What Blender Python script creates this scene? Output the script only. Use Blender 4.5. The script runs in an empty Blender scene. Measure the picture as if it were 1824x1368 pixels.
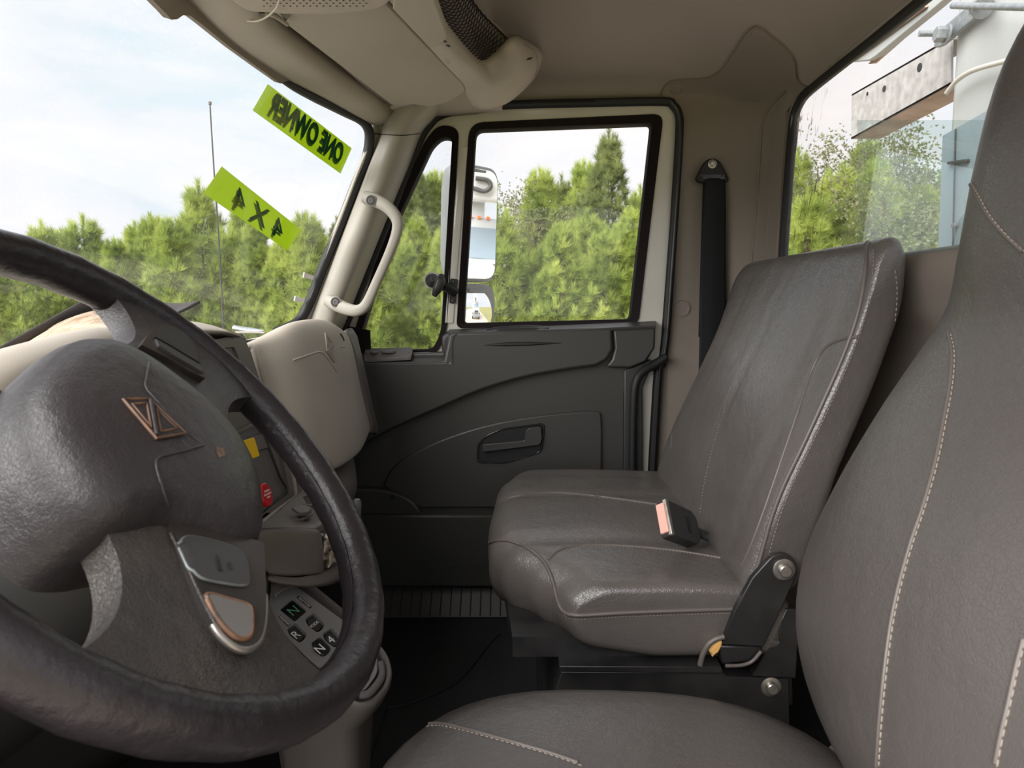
import bpy, bmesh, math, random
import numpy as np
from mathutils import Vector, Matrix, geometry
from mathutils.bvhtree import BVHTree
random.seed(7)
D = bpy.data
SC = bpy.context.scene
COL = SC.collection

# ------------------------------------------------------------------ camera
# +Y runs across the cab to the passenger door, -X to the front of the truck, z = 0 is the cab floor
FPX, CX, CY = 1200.0, 912.0, 684.0
CAM = Vector((0, 0, 0.87))
YAW, PITCH, ROLL = math.radians(1.34), math.radians(6.84), math.radians(0.8)
c_f = Vector((-math.sin(YAW)*math.cos(PITCH), math.cos(YAW)*math.cos(PITCH), -math.sin(PITCH)))
_r0 = Vector((math.cos(YAW), math.sin(YAW), 0)); _u0 = _r0.cross(c_f)
c_r = math.cos(ROLL)*_r0 - math.sin(ROLL)*_u0
c_u = c_r.cross(c_f)
cd = D.cameras.new('camera'); cam = D.objects.new('camera', cd); COL.objects.link(cam)
cam.matrix_world = Matrix(((c_r.x, c_u.x, -c_f.x, CAM.x), (c_r.y, c_u.y, -c_f.y, CAM.y), (c_r.z, c_u.z, -c_f.z, CAM.z), (0, 0, 0, 1)))
cd.sensor_width = 36.0; cd.lens = FPX/1824*36; cd.clip_start = 0.02; cd.clip_end = 2000
cd.dof.use_dof = True; cd.dof.focus_distance = 1.35; cd.dof.aperture_fstop = 14.0
SC.camera = cam
SC.view_settings.view_transform = 'Standard'; SC.view_settings.look = 'None'
SC.view_settings.exposure = 0.55; SC.view_settings.gamma = 1.0; SC.view_settings.use_curve_mapping = False
SC.cycles.max_bounces = 10; SC.cycles.diffuse_bounces = 6; SC.cycles.glossy_bounces = 4
SC.cycles.transparent_max_bounces = 24; SC.cycles.transmission_bounces = 6
SC.cycles.use_denoising = True
SC.cycles.sample_clamp_indirect = 8.0
SC.cycles.caustics_reflective = False; SC.cycles.caustics_refractive = False

def ray(px, py):
    return c_r*((px-CX)/FPX) + c_u*((CY-py)/FPX) + c_f
def P(px, py, Y):
    d = ray(px, py); return CAM + d*(Y/d.y)
def PX(px, py, X):
    d = ray(px, py); return CAM + d*(X/d.x)
def PZ(px, py, z):
    d = ray(px, py); return CAM + d*((z-CAM.z)/d.z)
def PP(px, py, o, n):
    d = ray(px, py); return CAM + d*((Vector(o)-CAM).dot(n)/d.dot(n))

# ------------------------------------------------------------------ world, light
W = D.worlds.new('sky'); SC.world = W; W.use_nodes = True
nt = W.node_tree; nt.nodes.clear(); N = nt.nodes.new; L = nt.links.new
tc = N('ShaderNodeTexCoord'); mp = N('ShaderNodeMapping'); mp.inputs['Scale'].default_value = (1.0, 1.0, 3.6)
mp.inputs['Location'].default_value = (0.3, 0.1, 0.55)
L(tc.outputs['Generated'], mp.inputs['Vector'])
n1 = N('ShaderNodeTexNoise'); n1.inputs['Scale'].default_value = 2.3; n1.inputs['Detail'].default_value = 8; n1.inputs['Roughness'].default_value = 0.55
n1.inputs['Distortion'].default_value = 0.4
L(mp.outputs[0], n1.inputs['Vector'])
rp = N('ShaderNodeValToRGB'); e = rp.color_ramp.elements
e[0].position = 0.33; e[0].color = (0.70, 0.79, 0.87, 1)
e[1].position = 0.70; e[1].color = (1.0, 0.93, 0.91, 1)
x = e.new(0.42); x.color = (0.81, 0.84, 0.89, 1)
x = e.new(0.50); x.color = (0.86, 0.86, 0.90, 1)
L(n1.outputs['Fac'], rp.inputs['Fac'])
bg = N('ShaderNodeBackground'); bg.inputs['Strength'].default_value = 0.82
L(rp.outputs[0], bg.inputs['Color'])
wo = N('ShaderNodeOutputWorld'); L(bg.outputs[0], wo.inputs['Surface'])
sd = D.lights.new('sun', 'SUN'); sd.energy = 6.5; sd.angle = math.radians(70); sd.color = (1.0, 0.975, 0.95)
sun = D.objects.new('sun', sd); COL.objects.link(sun)
sun.rotation_euler = Vector((0.55, 0.54, -0.64)).to_track_quat('-Z', 'Y').to_euler()   # hazy sun, high, from the driver's side

# ------------------------------------------------------------------ materials
MATS = {}
def mat(name, col, rough=0.5, spec=0.5, metal=0.0, var=0.0, vscale=6.0, bump=None, col2=None, coat=0.0):
    """bump: list of (kind, scale, strength)"""
    m = D.materials.new(name); m.use_nodes = True; t = m.node_tree; b = t.nodes['Principled BSDF']
    b.inputs['Base Color'].default_value = (*col, 1); b.inputs['Roughness'].default_value = rough
    b.inputs['Specular IOR Level'].default_value = spec; b.inputs['Metallic'].default_value = metal
    b.inputs['Coat Weight'].default_value = coat
    tcn = t.nodes.new('ShaderNodeTexCoord')
    if var or col2:
        n = t.nodes.new('ShaderNodeTexNoise'); n.inputs['Scale'].default_value = vscale; n.inputs['Detail'].default_value = 6
        t.links.new(tcn.outputs['Object'], n.inputs['Vector'])
        r = t.nodes.new('ShaderNodeValToRGB'); r.color_ramp.elements[0].position = 0.3; r.color_ramp.elements[1].position = 0.7
        c2 = col2 or tuple(min(1, c*(1+var)) for c in col); c1 = col if col2 else tuple(c*(1-var) for c in col)
        r.color_ramp.elements[0].color = (*c1, 1); r.color_ramp.elements[1].color = (*c2, 1)
        t.links.new(n.outputs['Fac'], r.inputs['Fac']); t.links.new(r.outputs[0], b.inputs['Base Color'])
    prev = None
    for (kind, scale, st) in (bump or []):
        if kind == 'noise':
            x = t.nodes.new('ShaderNodeTexNoise'); x.inputs['Detail'].default_value = 4; out = x.outputs['Fac']
        elif kind == 'wave':
            x = t.nodes.new('ShaderNodeTexWave'); out = x.outputs['Fac']; x.inputs['Distortion'].default_value = 2
        else:
            x = t.nodes.new('ShaderNodeTexVoronoi'); x.feature = 'DISTANCE_TO_EDGE' if kind == 'crease' else 'F1'; out = x.outputs['Distance']
        x.inputs['Scale'].default_value = scale
        if kind == 'crease':
            nn = t.nodes.new('ShaderNodeTexNoise'); nn.inputs['Scale'].default_value = scale*0.6; nn.inputs['Detail'].default_value = 2
            t.links.new(tcn.outputs['Object'], nn.inputs['Vector'])
            ad = t.nodes.new('ShaderNodeVectorMath'); ad.operation = 'MULTIPLY_ADD'
            ad.inputs[1].default_value = (1.4/scale,)*3
            t.links.new(nn.outputs['Color'], ad.inputs[0]); t.links.new(tcn.outputs['Object'], ad.inputs[2])
            t.links.new(ad.outputs[0], x.inputs['Vector'])
            mr = t.nodes.new('ShaderNodeMapRange'); mr.inputs['From Max'].default_value = 0.12
            t.links.new(out, mr.inputs['Value']); out = mr.outputs[0]
        else:
            t.links.new(tcn.outputs['Object'], x.inputs['Vector'])
        bn = t.nodes.new('ShaderNodeBump'); bn.inputs['Strength'].default_value = st; bn.inputs['Distance'].default_value = min(0.004, 0.35/scale)
        t.links.new(out, bn.inputs['Height'])
        if prev: t.links.new(prev.outputs[0], bn.inputs['Normal'])
        prev = bn
    if prev: t.links.new(prev.outputs[0], b.inputs['Normal'])
    MATS[name] = m
    return m
def pane_mat(name, tint=(0.97, 0.98, 0.975), dirt=0.03, dscale=300, streak=None, refl=1.0):
    m = D.materials.new(name); m.use_nodes = True; t = m.node_tree; t.nodes.clear()
    n, l = t.nodes.new, t.links.new
    out = n('ShaderNodeOutputMaterial'); tr = n('ShaderNodeBsdfTransparent'); tr.inputs[0].default_value = (*tint, 1)
    gl = n('ShaderNodeBsdfGlossy'); gl.inputs['Roughness'].default_value = 0.01
    lw = n('ShaderNodeLayerWeight'); lw.inputs['Blend'].default_value = 0.5      # facing term -> Schlick reflectance, same from both sides
    pw = n('ShaderNodeMath'); pw.operation = 'POWER'; pw.inputs[1].default_value = 5.0; l(lw.outputs['Facing'], pw.inputs[0])
    mu = n('ShaderNodeMath'); mu.operation = 'MULTIPLY_ADD'; mu.inputs[1].default_value = 0.9*refl; mu.inputs[2].default_value = 0.05*refl; l(pw.outputs[0], mu.inputs[0])
    mx = n('ShaderNodeMixShader'); l(mu.outputs[0], mx.inputs[0]); l(tr.outputs[0], mx.inputs[1]); l(gl.outputs[0], mx.inputs[2])
    df = n('ShaderNodeBsdfDiffuse'); df.inputs[0].default_value = (0.75, 0.76, 0.74, 1)
    tl = n('ShaderNodeBsdfTranslucent'); tl.inputs[0].default_value = (0.8, 0.8, 0.78, 1)
    ad = n('ShaderNodeMixShader'); ad.inputs[0].default_value = 0.6; l(df.outputs[0], ad.inputs[1]); l(tl.outputs[0], ad.inputs[2])
    tcn = n('ShaderNodeTexCoord')
    v = n('ShaderNodeTexVoronoi'); v.inputs['Scale'].default_value = dscale; l(tcn.outputs['Object'], v.inputs['Vector'])
    n2 = n('ShaderNodeTexNoise'); n2.inputs['Scale'].default_value = 5; n2.inputs['Detail'].default_value = 5; l(tcn.outputs['Object'], n2.inputs['Vector'])
    mr = n('ShaderNodeMapRange'); mr.inputs['From Min'].default_value = 0.16; mr.inputs['From Max'].default_value = 0.10; mr.inputs['To Max'].default_value = 0.55
    l(v.outputs['Distance'], mr.inputs['Value'])
    m2 = n('ShaderNodeMapRange'); m2.inputs['From Min'].default_value = 0.42; m2.inputs['From Max'].default_value = 0.75; m2.inputs['To Max'].default_value = 1.0
    l(n2.outputs['Fac'], m2.inputs['Value'])
    mm = n('ShaderNodeMath'); mm.operation = 'MULTIPLY'; l(mr.outputs[0], mm.inputs[0]); l(m2.outputs[0], mm.inputs[1])
    a2 = n('ShaderNodeMath'); a2.operation = 'MULTIPLY_ADD'; a2.inputs[1].default_value = dirt*1.5; a2.inputs[2].default_value = dirt*0.4
    l(m2.outputs[0], a2.inputs[0])
    a3 = n('ShaderNodeMath'); a3.operation = 'ADD'; l(a2.outputs[0], a3.inputs[0]); l(mm.outputs[0], a3.inputs[1])
    m3 = n('ShaderNodeMixShader'); l(a3.outputs[0], m3.inputs[0]); l(mx.outputs[0], m3.inputs[1]); l(ad.outputs[0], m3.inputs[2])
    last = m3
    if streak:   # dried dirt and water runs on the outside of the pane
        mp = n('ShaderNodeMapping'); mp.inputs['Rotation'].default_value = (math.radians(22), 0, 0); mp.inputs['Scale'].default_value = (1, 85, 26); l(tcn.outputs['Object'], mp.inputs['Vector'])
        ns = n('ShaderNodeTexNoise'); ns.inputs['Scale'].default_value = 1.0; ns.inputs['Detail'].default_value = 4; ns.inputs['Distortion'].default_value = 0.6; l(mp.outputs[0], ns.inputs['Vector'])
        nb = n('ShaderNodeTexNoise'); nb.inputs['Scale'].default_value = 6.0; nb.inputs['Detail'].default_value = 1; l(tcn.outputs['Object'], nb.inputs['Vector'])
        r1 = n('ShaderNodeMapRange'); r1.inputs['From Min'].default_value = 0.565; r1.inputs['From Max'].default_value = 0.63; l(ns.outputs['Fac'], r1.inputs['Value'])
        r2 = n('ShaderNodeMapRange'); r2.inputs['From Min'].default_value = 0.45; r2.inputs['From Max'].default_value = 0.6; l(nb.outputs['Fac'], r2.inputs['Value'])
        k = n('ShaderNodeMath'); k.operation = 'MULTIPLY'; l(r1.outputs[0], k.inputs[0]); l(r2.outputs[0], k.inputs[1])
        k2 = n('ShaderNodeMath'); k2.operation = 'MULTIPLY'; k2.inputs[1].default_value = streak; sx = n('ShaderNodeSeparateXYZ'); l(tcn.outputs['Object'], sx.inputs[0])     # splashed near the passenger end of the pane
        r3 = n('ShaderNodeMapRange'); r3.inputs['From Min'].default_value = 1.42; r3.inputs['From Max'].default_value = 1.52; l(sx.outputs['Y'], r3.inputs['Value'])
        k3 = n('ShaderNodeMath'); k3.operation = 'MULTIPLY'; l(k.outputs[0], k3.inputs[0]); l(r3.outputs[0], k3.inputs[1]); l(k3.outputs[0], k2.inputs[0])
        dd = n('ShaderNodeBsdfDiffuse'); dd.inputs[0].default_value = (0.16, 0.12, 0.09, 1)
        m4 = n('ShaderNodeMixShader'); l(k2.outputs[0], m4.inputs[0]); l(m3.outputs[0], m4.inputs[1]); l(dd.outputs[0], m4.inputs[2]); last = m4
    l(last.outputs[0], out.inputs['Surface'])
    MATS[name] = m
    return m

M_head = mat('headliner', (0.32, 0.283, 0.252), 0.9, 0.2, bump=[('noise', 900, 0.25)], var=0.05, vscale=3)
M_beige = mat('beige_plastic', (0.42, 0.375, 0.32), 0.55, 0.4, bump=[('noise', 700, 0.22)], var=0.05, vscale=8)
M_beige_lt = mat('visor_vinyl', (0.37, 0.335, 0.28), 0.7, 0.3, bump=[('noise', 500, 0.25)], var=0.04, vscale=5)
M_trim = mat('pillar_trim', (0.232, 0.198, 0.170), 0.75, 0.3, bump=[('noise', 800, 0.3)], var=0.06, vscale=4)
M_apillar = mat('pillar_cover', (0.32, 0.297, 0.257), 0.45, 0.4, bump=[('noise', 600, 0.12)])
M_door = mat('door_panel_plastic', (0.040, 0.039, 0.037), 0.42, 0.5, bump=[('noise', 650, 0.25)], var=0.05, vscale=4)
M_darkplas = mat('dark_plastic', (0.035, 0.034, 0.034), 0.42, 0.5, bump=[('noise', 800, 0.15)])
M_grey = mat('grey_plastic', (0.13, 0.12, 0.118), 0.5, 0.4, bump=[('noise', 700, 0.2)], var=0.06, vscale=9)
M_greybr = mat('grey_brown_plastic', (0.135, 0.118, 0.110), 0.5, 0.4, bump=[('noise', 700, 0.2)], var=0.06, vscale=9)
M_black = mat('black_rubber', (0.012, 0.012, 0.013), 0.55, 0.4)
M_felt = mat('black_felt', (0.016, 0.013, 0.013), 0.95, 0.1, bump=[('noise', 900, 0.4)])
M_blackgloss = mat('black_gloss', (0.010, 0.010, 0.012), 0.18, 0.5)
M_white = mat('white_paint', (0.58, 0.56, 0.50), 0.22, 0.5, var=0.03, vscale=5, coat=0.3)
M_vinyl = mat('seat_vinyl', (0.100, 0.089, 0.083), 0.29, 0.75, bump=[('noise', 9, 0.9), ('noise', 38, 0.3), ('crease', 170, 0.17), ('noise', 900, 0.12)], var=0.10, vscale=7)
M_vinyl2 = mat('driver_vinyl', (0.080, 0.071, 0.067), 0.31, 0.7, bump=[('noise', 11, 0.6), ('noise', 45, 0.2), ('crease', 230, 0.15), ('noise', 1000, 0.12)], var=0.08, vscale=6)
M_thread = mat('thread', (0.27, 0.235, 0.20), 0.8, 0.2)
M_piping = mat('piping_vinyl', (0.11, 0.093, 0.085), 0.4, 0.5)
M_leather = mat('wheel_leather', (0.024, 0.020, 0.023), 0.30, 0.5, bump=[('noise', 90, 0.35), ('crease', 420, 0.12)], var=0.25, vscale=9)
M_hub = mat('wheel_hub_skin', (0.045, 0.040, 0.043), 0.38, 0.5, bump=[('crease', 330, 0.2), ('noise', 60, 0.4), ('noise', 500, 0.25)], var=0.2, vscale=8)
M_spoke = mat('wheel_spoke_worn', (0.040, 0.037, 0.037), 0.36, 0.5, bump=[('crease', 330, 0.4), ('noise', 80, 0.4), ('noise', 500, 0.2)], col2=(0.10, 0.085, 0.075), vscale=9)
M_podrim = mat('pod_trim', (0.025, 0.023, 0.023), 0.30, 0.5, col2=(0.06, 0.048, 0.042), vscale=14)
M_copper = mat('worn_copper', (0.30, 0.15, 0.08), 0.45, 0.5, col2=(0.10, 0.06, 0.045), vscale=60)
M_button = mat('wheel_button', (0.06, 0.06, 0.06), 0.35, 0.5)
M_mat = mat('rubber_floor', (0.020, 0.020, 0.021), 0.6, 0.4, bump=[('noise', 160, 0.6), ('noise', 600, 0.3)], var=0.2, vscale=5)
M_metal_blk = mat('black_metal', (0.012, 0.012, 0.013), 0.35, 0.5, col2=(0.03, 0.028, 0.028), vscale=18)
M_steel = mat('bolt_steel', (0.42, 0.39, 0.36), 0.35, 0.5, metal=0.85, var=0.2, vscale=80)
M_galv = mat('galvanised_steel', (0.27, 0.29, 0.30), 0.5, 0.5, metal=0.5, var=0.18, vscale=90)
M_yellow = mat('yellow_plastic', (0.95, 0.60, 0.004), 0.4, 0.4)
M_red = mat('red_plastic', (0.60, 0.012, 0.018), 0.35, 0.5)
M_face = mat('face_plate_grey', (0.20, 0.195, 0.195), 0.5, 0.4, bump=[('noise', 900, 0.3)])
M_print = mat('white_print', (0.80, 0.79, 0.78), 0.6, 0.2)
M_sill = mat('sill_plate', (0.045, 0.040, 0.038), 0.45, 0.5)
M_pink = mat('release_pink', (0.80, 0.43, 0.36), 0.45, 0.4)
M_foam = mat('torn_foam', (0.80, 0.46, 0.16), 0.95, 0.1, bump=[('noise', 300, 0.8)])
M_web = mat('belt_webbing', (0.012, 0.013, 0.015), 0.75, 0.25, bump=[('noise', 1400, 0.4)])
M_tissue = mat('tissue_paper', (0.80, 0.73, 0.67), 0.9, 0.1)
M_netm = mat('net_cord', (0.010, 0.010, 0.014), 0.7, 0.3)
M_pocket = mat('pocket_inside', (0.30, 0.265, 0.24), 0.9, 0.1)
M_screen = mat('dark_screen', (0.006, 0.006, 0.010), 0.12, 0.5)
G_wind = pane_mat('windshield_glass', dirt=0.028, dscale=170)
G_side = pane_mat('side_glass', dirt=0.035, dscale=150)
G_vent = pane_mat('vent_glass', dirt=0.05, dscale=130)
G_rear = pane_mat('rear_glass', dirt=0.03, dscale=170, streak=0.75, refl=1.0)
G_slide = pane_mat('hazy_sliding_glass', tint=(0.82, 0.92, 0.91), dirt=0.07, dscale=90, refl=1.6)  # teal tint and raised haze put a pale reflection into this pane

# ------------------------------------------------------------------ building helpers
def thing(name, label, cat, loc=(0, 0, 0), group=None, kind=None):
    o = D.objects.new(name, None); COL.objects.link(o); o.location = loc; o.empty_display_size = 0.05
    if label: o['label'] = label
    if cat: o['category'] = cat
    if group: o['group'] = group
    if kind: o['kind'] = kind
    return o
def tag(o, label=None, cat=None, group=None, kind=None):
    if label: o['label'] = label
    if cat: o['category'] = cat
    if group: o['group'] = group
    if kind: o['kind'] = kind
    return o
def mk(name, verts, faces, m, parent=None, smooth=True, angle=35, bevel=0, seg=2, subsurf=0, solid=0, label=None, solid_off=-1):
    me = D.meshes.new(name); me.from_pydata([tuple(v) for v in verts], [], [tuple(f) for f in faces]); me.validate(); me.update()
    bm = bmesh.new(); bm.from_mesh(me); bmesh.ops.remove_doubles(bm, verts=bm.verts, dist=1e-6); bmesh.ops.recalc_face_normals(bm, faces=bm.faces); bm.to_mesh(me); bm.free()
    if smooth:
        me.shade_smooth()
        if angle < 180: me.set_sharp_from_angle(angle=math.radians(angle))
    me.materials.append(m)
    o = D.objects.new(name, me); COL.objects.link(o)
    if parent is not None:
        o.parent = parent
        if parent.type == 'EMPTY' and parent.parent is None: o.matrix_parent_inverse = Matrix.Translation(parent.location).inverted()
    if solid:
        s = o.modifiers.new('s', 'SOLIDIFY'); s.thickness = solid; s.offset = solid_off
    if bevel:
        b = o.modifiers.new('b', 'BEVEL'); b.width = bevel; b.segments = seg; b.limit_method = 'ANGLE'; b.angle_limit = math.radians(32); b.harden_normals = False
    if subsurf:
        s = o.modifiers.new('u', 'SUBSURF'); s.levels = subsurf; s.render_levels = subsurf
    if label: o['label'] = label
    return o
def V(*a): return Vector(a)
def catmull(pts, n, closed=False):
    """n samples per span through the points"""
    pts = [Vector(p) for p in pts]; m = len(pts); out = []
    rng = range(m if closed else m-1)
    for i in rng:
        if closed: a, b, c, d = pts[(i-1) % m], pts[i], pts[(i+1) % m], pts[(i+2) % m]
        else: b, c = pts[i], pts[i+1]; a = pts[i-1] if i else b*2-c; d = pts[i+2] if i+2 < m else c*2-b
        for k in range(n):
            t = k/n; out.append(0.5*((2*b)+(c-a)*t+(2*a-5*b+4*c-d)*t*t+(3*b-a-3*c+d)*t**3))
    if not closed: out.append(pts[-1])
    return out
def rpoly(pts, r, n=4):
    """polygon with rounded corners; r one radius or one per corner"""
    pts = [Vector(p) for p in pts]; m = len(pts); out = []
    for i, p in enumerate(pts):
        rr = r[i] if isinstance(r, (list, tuple)) else r
        a, b = pts[i-1]-p, pts[(i+1) % m]-p
        q = min(rr, a.length*0.48, b.length*0.48)
        if q < 1e-5: out.append(p); continue
        A, B = p+a.normalized()*q, p+b.normalized()*q
        for k in range(n+1):
            t = k/n; out.append(A*(1-t)**2+p*2*t*(1-t)+B*t*t)
    return out
def plate(name, poly, vec, m, parent=None, bevel=0.0, seg=2, holes=(), label=None, angle=35):
    """flat polygon (with holes) pushed back along vec"""
    vec = Vector(vec); loops = [[Vector(p) for p in poly]]+[[Vector(p) for p in h] for h in holes]
    flat = [p for lp in loops for p in lp]; n = len(flat)
    if holes:
        tris = geometry.tessellate_polygon(loops)
        faces = [tuple(t) for t in tris]+[tuple(i+n for i in reversed(t)) for t in tris]
    else:
        faces = [tuple(range(n)), tuple(range(2*n-1, n-1, -1))]
    k = 0
    for lp in loops:
        c = len(lp)
        for i in range(c):
            a, b = k+i, k+(i+1) % c; faces.append((a, b, b+n, a+n))
        k += c
    return mk(name, flat+[p+vec for p in flat], faces, m, parent, bevel=bevel, seg=seg, label=label, angle=angle)
def ringplate(name, outer, inner, vec, m, parent=None, bevel=0.0, seg=2, label=None, inner_shift=None):
    """frame between two loops with the same number of points"""
    vec = Vector(vec); n = len(outer); sh = Vector(inner_shift or (0, 0, 0))
    v = [Vector(p) for p in outer]+[Vector(p)+sh for p in inner]; v += [p+vec for p in v]
    f = []
    for i in range(n):
        j = (i+1) % n
        f += [(i, j, n+j, n+i), (2*n+i, 3*n+i, 3*n+j, 2*n+j), (i, 2*n+i, 2*n+j, j), (n+i, n+j, 3*n+j, 3*n+i)]
    return mk(name, v, f, m, parent, bevel=bevel, seg=seg, label=label)
def surf(name, rows, m, parent=None, nu=6, nv=6, solid=0.0, label=None, angle=180, solid_off=-1, closed=False):
    R = [catmull(r, nu, closed) for r in rows]; cols = len(R[0])
    G = [catmull([r[i] for r in R], nv) for i in range(cols)]
    rn = len(G[0]); v = [G[i][j] for j in range(rn) for i in range(cols)]
    f = [(j*cols+i, j*cols+i+1, (j+1)*cols+i+1, (j+1)*cols+i) for j in range(rn-1) for i in range(cols-1)]
    if closed: f += [(j*cols+cols-1, j*cols, (j+1)*cols, (j+1)*cols+cols-1) for j in range(rn-1)]
    return mk(name, v, f, m, parent, angle=angle, solid=solid, label=label, solid_off=solid_off)
def loft(name, rings, m, parent=None, caps=True, angle=40, subsurf=0, label=None, bevel=0, closed_path=False):
    n = len(rings[0]); v = [p for r in rings for p in r]; f = []
    k = len(rings)
    for j in range(k if closed_path else k-1):
        a, b = j*n, ((j+1) % k)*n
        f += [(a+i, a+(i+1) % n, b+(i+1) % n, b+i) for i in range(n)]
    if caps and not closed_path:
        for base, sgn in ((0, 1), ((k-1)*n, -1)):
            r0 = [Vector(p) for p in v[base:base+n]]; c = sum(r0, Vector((0, 0, 0)))/n; prev = base
            if (r0[0]-c).length < 1e-4: continue
            for s_ in ((0.6,) if n > 12 else ()):
                q = len(v); v += [c+(p-c)*s_ for p in r0]
                f += [(prev+i, q+i, q+(i+1) % n, prev+(i+1) % n) for i in range(n)]; prev = q
            q = len(v); v.append(c); f += [(prev+i, q, prev+(i+1) % n) for i in range(n)]
    return mk(name, v, f, m, parent, angle=angle, subsurf=subsurf, label=label, bevel=bevel)
def frames(pts, closed, up=None):
    n = len(pts); T = []
    for i in range(n):
        a = pts[i-1] if (i or closed) else pts[i]; b = pts[(i+1) % n] if (i < n-1 or closed) else pts[i]
        T.append((b-a).normalized())
    u = Vector(up) if up is not None else T[0].orthogonal(); out = []
    for t in T:
        if up is not None: u0 = Vector(up)
        else: u0 = u
        s = u0-t*u0.dot(t)
        if s.length < 1e-6: s = t.orthogonal()
        u = s.normalized(); out.append((t, u, t.cross(u)))
    return out
def tube(name, pts, r, m, parent=None, seg=8, closed=False, smooth=0, up=None, label=None, sq=1.0, caps=True):
    """sweep; r: number, (ru, rv) or list of them along the path; sq>1 squares the section"""
    pts = [Vector(p) for p in pts]
    if smooth: 
        if isinstance(r, list):
            k = len(r); rr = []
            for i in range(k if closed else k-1):
                A, B = np.array(r[i], float), np.array(r[(i+1) % k], float)
                rr += [A+(B-A)*t/smooth for t in range(smooth)]
            if not closed: rr.append(np.array(r[-1], float))
            r = rr
        pts = catmull(pts, smooth, closed)
    fr = frames(pts, closed, up); rings = []
    for i, p in enumerate(pts):
        q = r[i] if isinstance(r, list) else r
        ru, rv = (q if np.ndim(q) else (q, q))
        t, u, w = fr[i]; ring = []
        for k in range(seg):
            a = 2*math.pi*(k+0.5)/seg; ca, sa = math.cos(a), math.sin(a)
            if sq != 1.0: ca = math.copysign(abs(ca)**(1/sq), ca); sa = math.copysign(abs(sa)**(1/sq), sa)
            ring.append(p+u*ru*ca+w*rv*sa)
        rings.append(ring)
    return loft(name, rings, m, parent, caps=caps, angle=50, label=label, closed_path=closed)
def lathe(name, prof, o, axis, m, parent=None, seg=20, label=None, angle=35, hexa=False):
    o, ax = Vector(o), Vector(axis).normalized(); u = ax.orthogonal().normalized(); w = ax.cross(u)
    rings = [[o+ax*h+(u*math.cos(2*math.pi*k/seg)+w*math.sin(2*math.pi*k/seg))*max(r, 1e-5) for k in range(seg)] for r, h in prof]
    return loft(name, rings, m, parent, caps=True, angle=angle, label=label)
def box(name, c, size, m, parent=None, ax=None, bevel=0.0, seg=2, label=None):
    c = Vector(c); X, Y, Z = ax or (V(1, 0, 0), V(0, 1, 0), V(0, 0, 1)); s = [q/2 for q in size]
    v = [c+X*s[0]*a+Y*s[1]*b+Z*s[2]*d for a in (-1, 1) for b in (-1, 1) for d in (-1, 1)]
    f = [(0, 1, 3, 2), (4, 6, 7, 5), (0, 4, 5, 1), (2, 3, 7, 6), (0, 2, 6, 4), (1, 5, 7, 3)]
    return mk(name, v, f, m, parent, bevel=bevel, seg=seg, label=label)
def bolt(name, o, axis, r, m, parent, washer=True, label=None):
    ax = Vector(axis).normalized(); o = Vector(o)
    b = lathe(name, ([(r*1.75, 0), (r*1.75, r*0.18), (r*1.5, r*0.28)] if washer else [(r*1.3, 0), (r*1.3, r*.2)])+[(r*1.02, r*0.3), (r, r*0.95), (r*0.82, r*1.1)], o, ax, m, parent, seg=6 if not washer else 18, label=label)
    return b
def text(name, s, o, xd, yd, size, m, parent=None, extr=0.0004, align='CENTER', sx=1.0, shear=0.0, bold=0.0):
    cu = D.curves.new(name, 'FONT'); cu.body = s; cu.size = size; cu.align_x = align; cu.align_y = 'CENTER'; cu.extrude = extr; cu.resolution_u = 3; cu.shear = shear; cu.offset = bold
    tmp = D.objects.new(name, cu); COL.objects.link(tmp)
    dg = bpy.context.evaluated_depsgraph_get(); dg.update()
    me = D.meshes.new_from_object(tmp.evaluated_get(dg)); D.objects.remove(tmp); D.curves.remove(cu)
    xd, yd = Vector(xd).normalized(), Vector(yd).normalized(); zd = xd.cross(yd); o = Vector(o)
    me.transform(Matrix(((xd.x*sx, yd.x, zd.x, o.x), (xd.y*sx, yd.y, zd.y, o.y), (xd.z*sx, yd.z, zd.z, o.z), (0, 0, 0, 1))))
    me.materials.clear(); me.materials.append(m)
    ob = D.objects.new(name, me); COL.objects.link(ob)
    if parent is not None:
        ob.parent = parent
        if parent.type == 'EMPTY' and parent.parent is None: ob.matrix_parent_inverse = Matrix.Translation(parent.location).inverted()
    return ob
def bvh(*objs):
    vs, fs = [], []
    dg = bpy.context.evaluated_depsgraph_get(); dg.update()
    for o in objs:
        e = o.evaluated_get(dg); me = e.to_mesh(); k = len(vs)
        vs += [o.matrix_world @ v.co for v in me.vertices]; fs += [[i+k for i in p.vertices] for p in me.polygons]; e.to_mesh_clear()
    return BVHTree.FromPolygons(vs, fs)
def drape(px, bv, lift=0.0, back=None):
    """pixel path -> points lying on a built surface, as (point, normal towards the viewer)"""
    out = []
    for (x, y) in px:
        d = ray(x, y).normalized(); h = bv.ray_cast(CAM, d)
        if h[0] is None: continue
        n = h[1] if h[1].dot(d) < 0 else -h[1]
        out.append((h[0]+n*lift, n))
    return out
def pxpath(pts, n): return [(p.x, p.y) for p in catmull([V(x, y, 0) for x, y in pts], n)]
def resample(pts, step):
    out = [pts[0]]; acc = 0.0
    for a, b in zip(pts, pts[1:]):
        L_ = (b-a).length
        if L_ < 1e-9: continue
        t = step-acc
        while t <= L_: out.append(a+(b-a)*(t/L_)); t += step
        acc = L_-(t-step)
    return out
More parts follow.
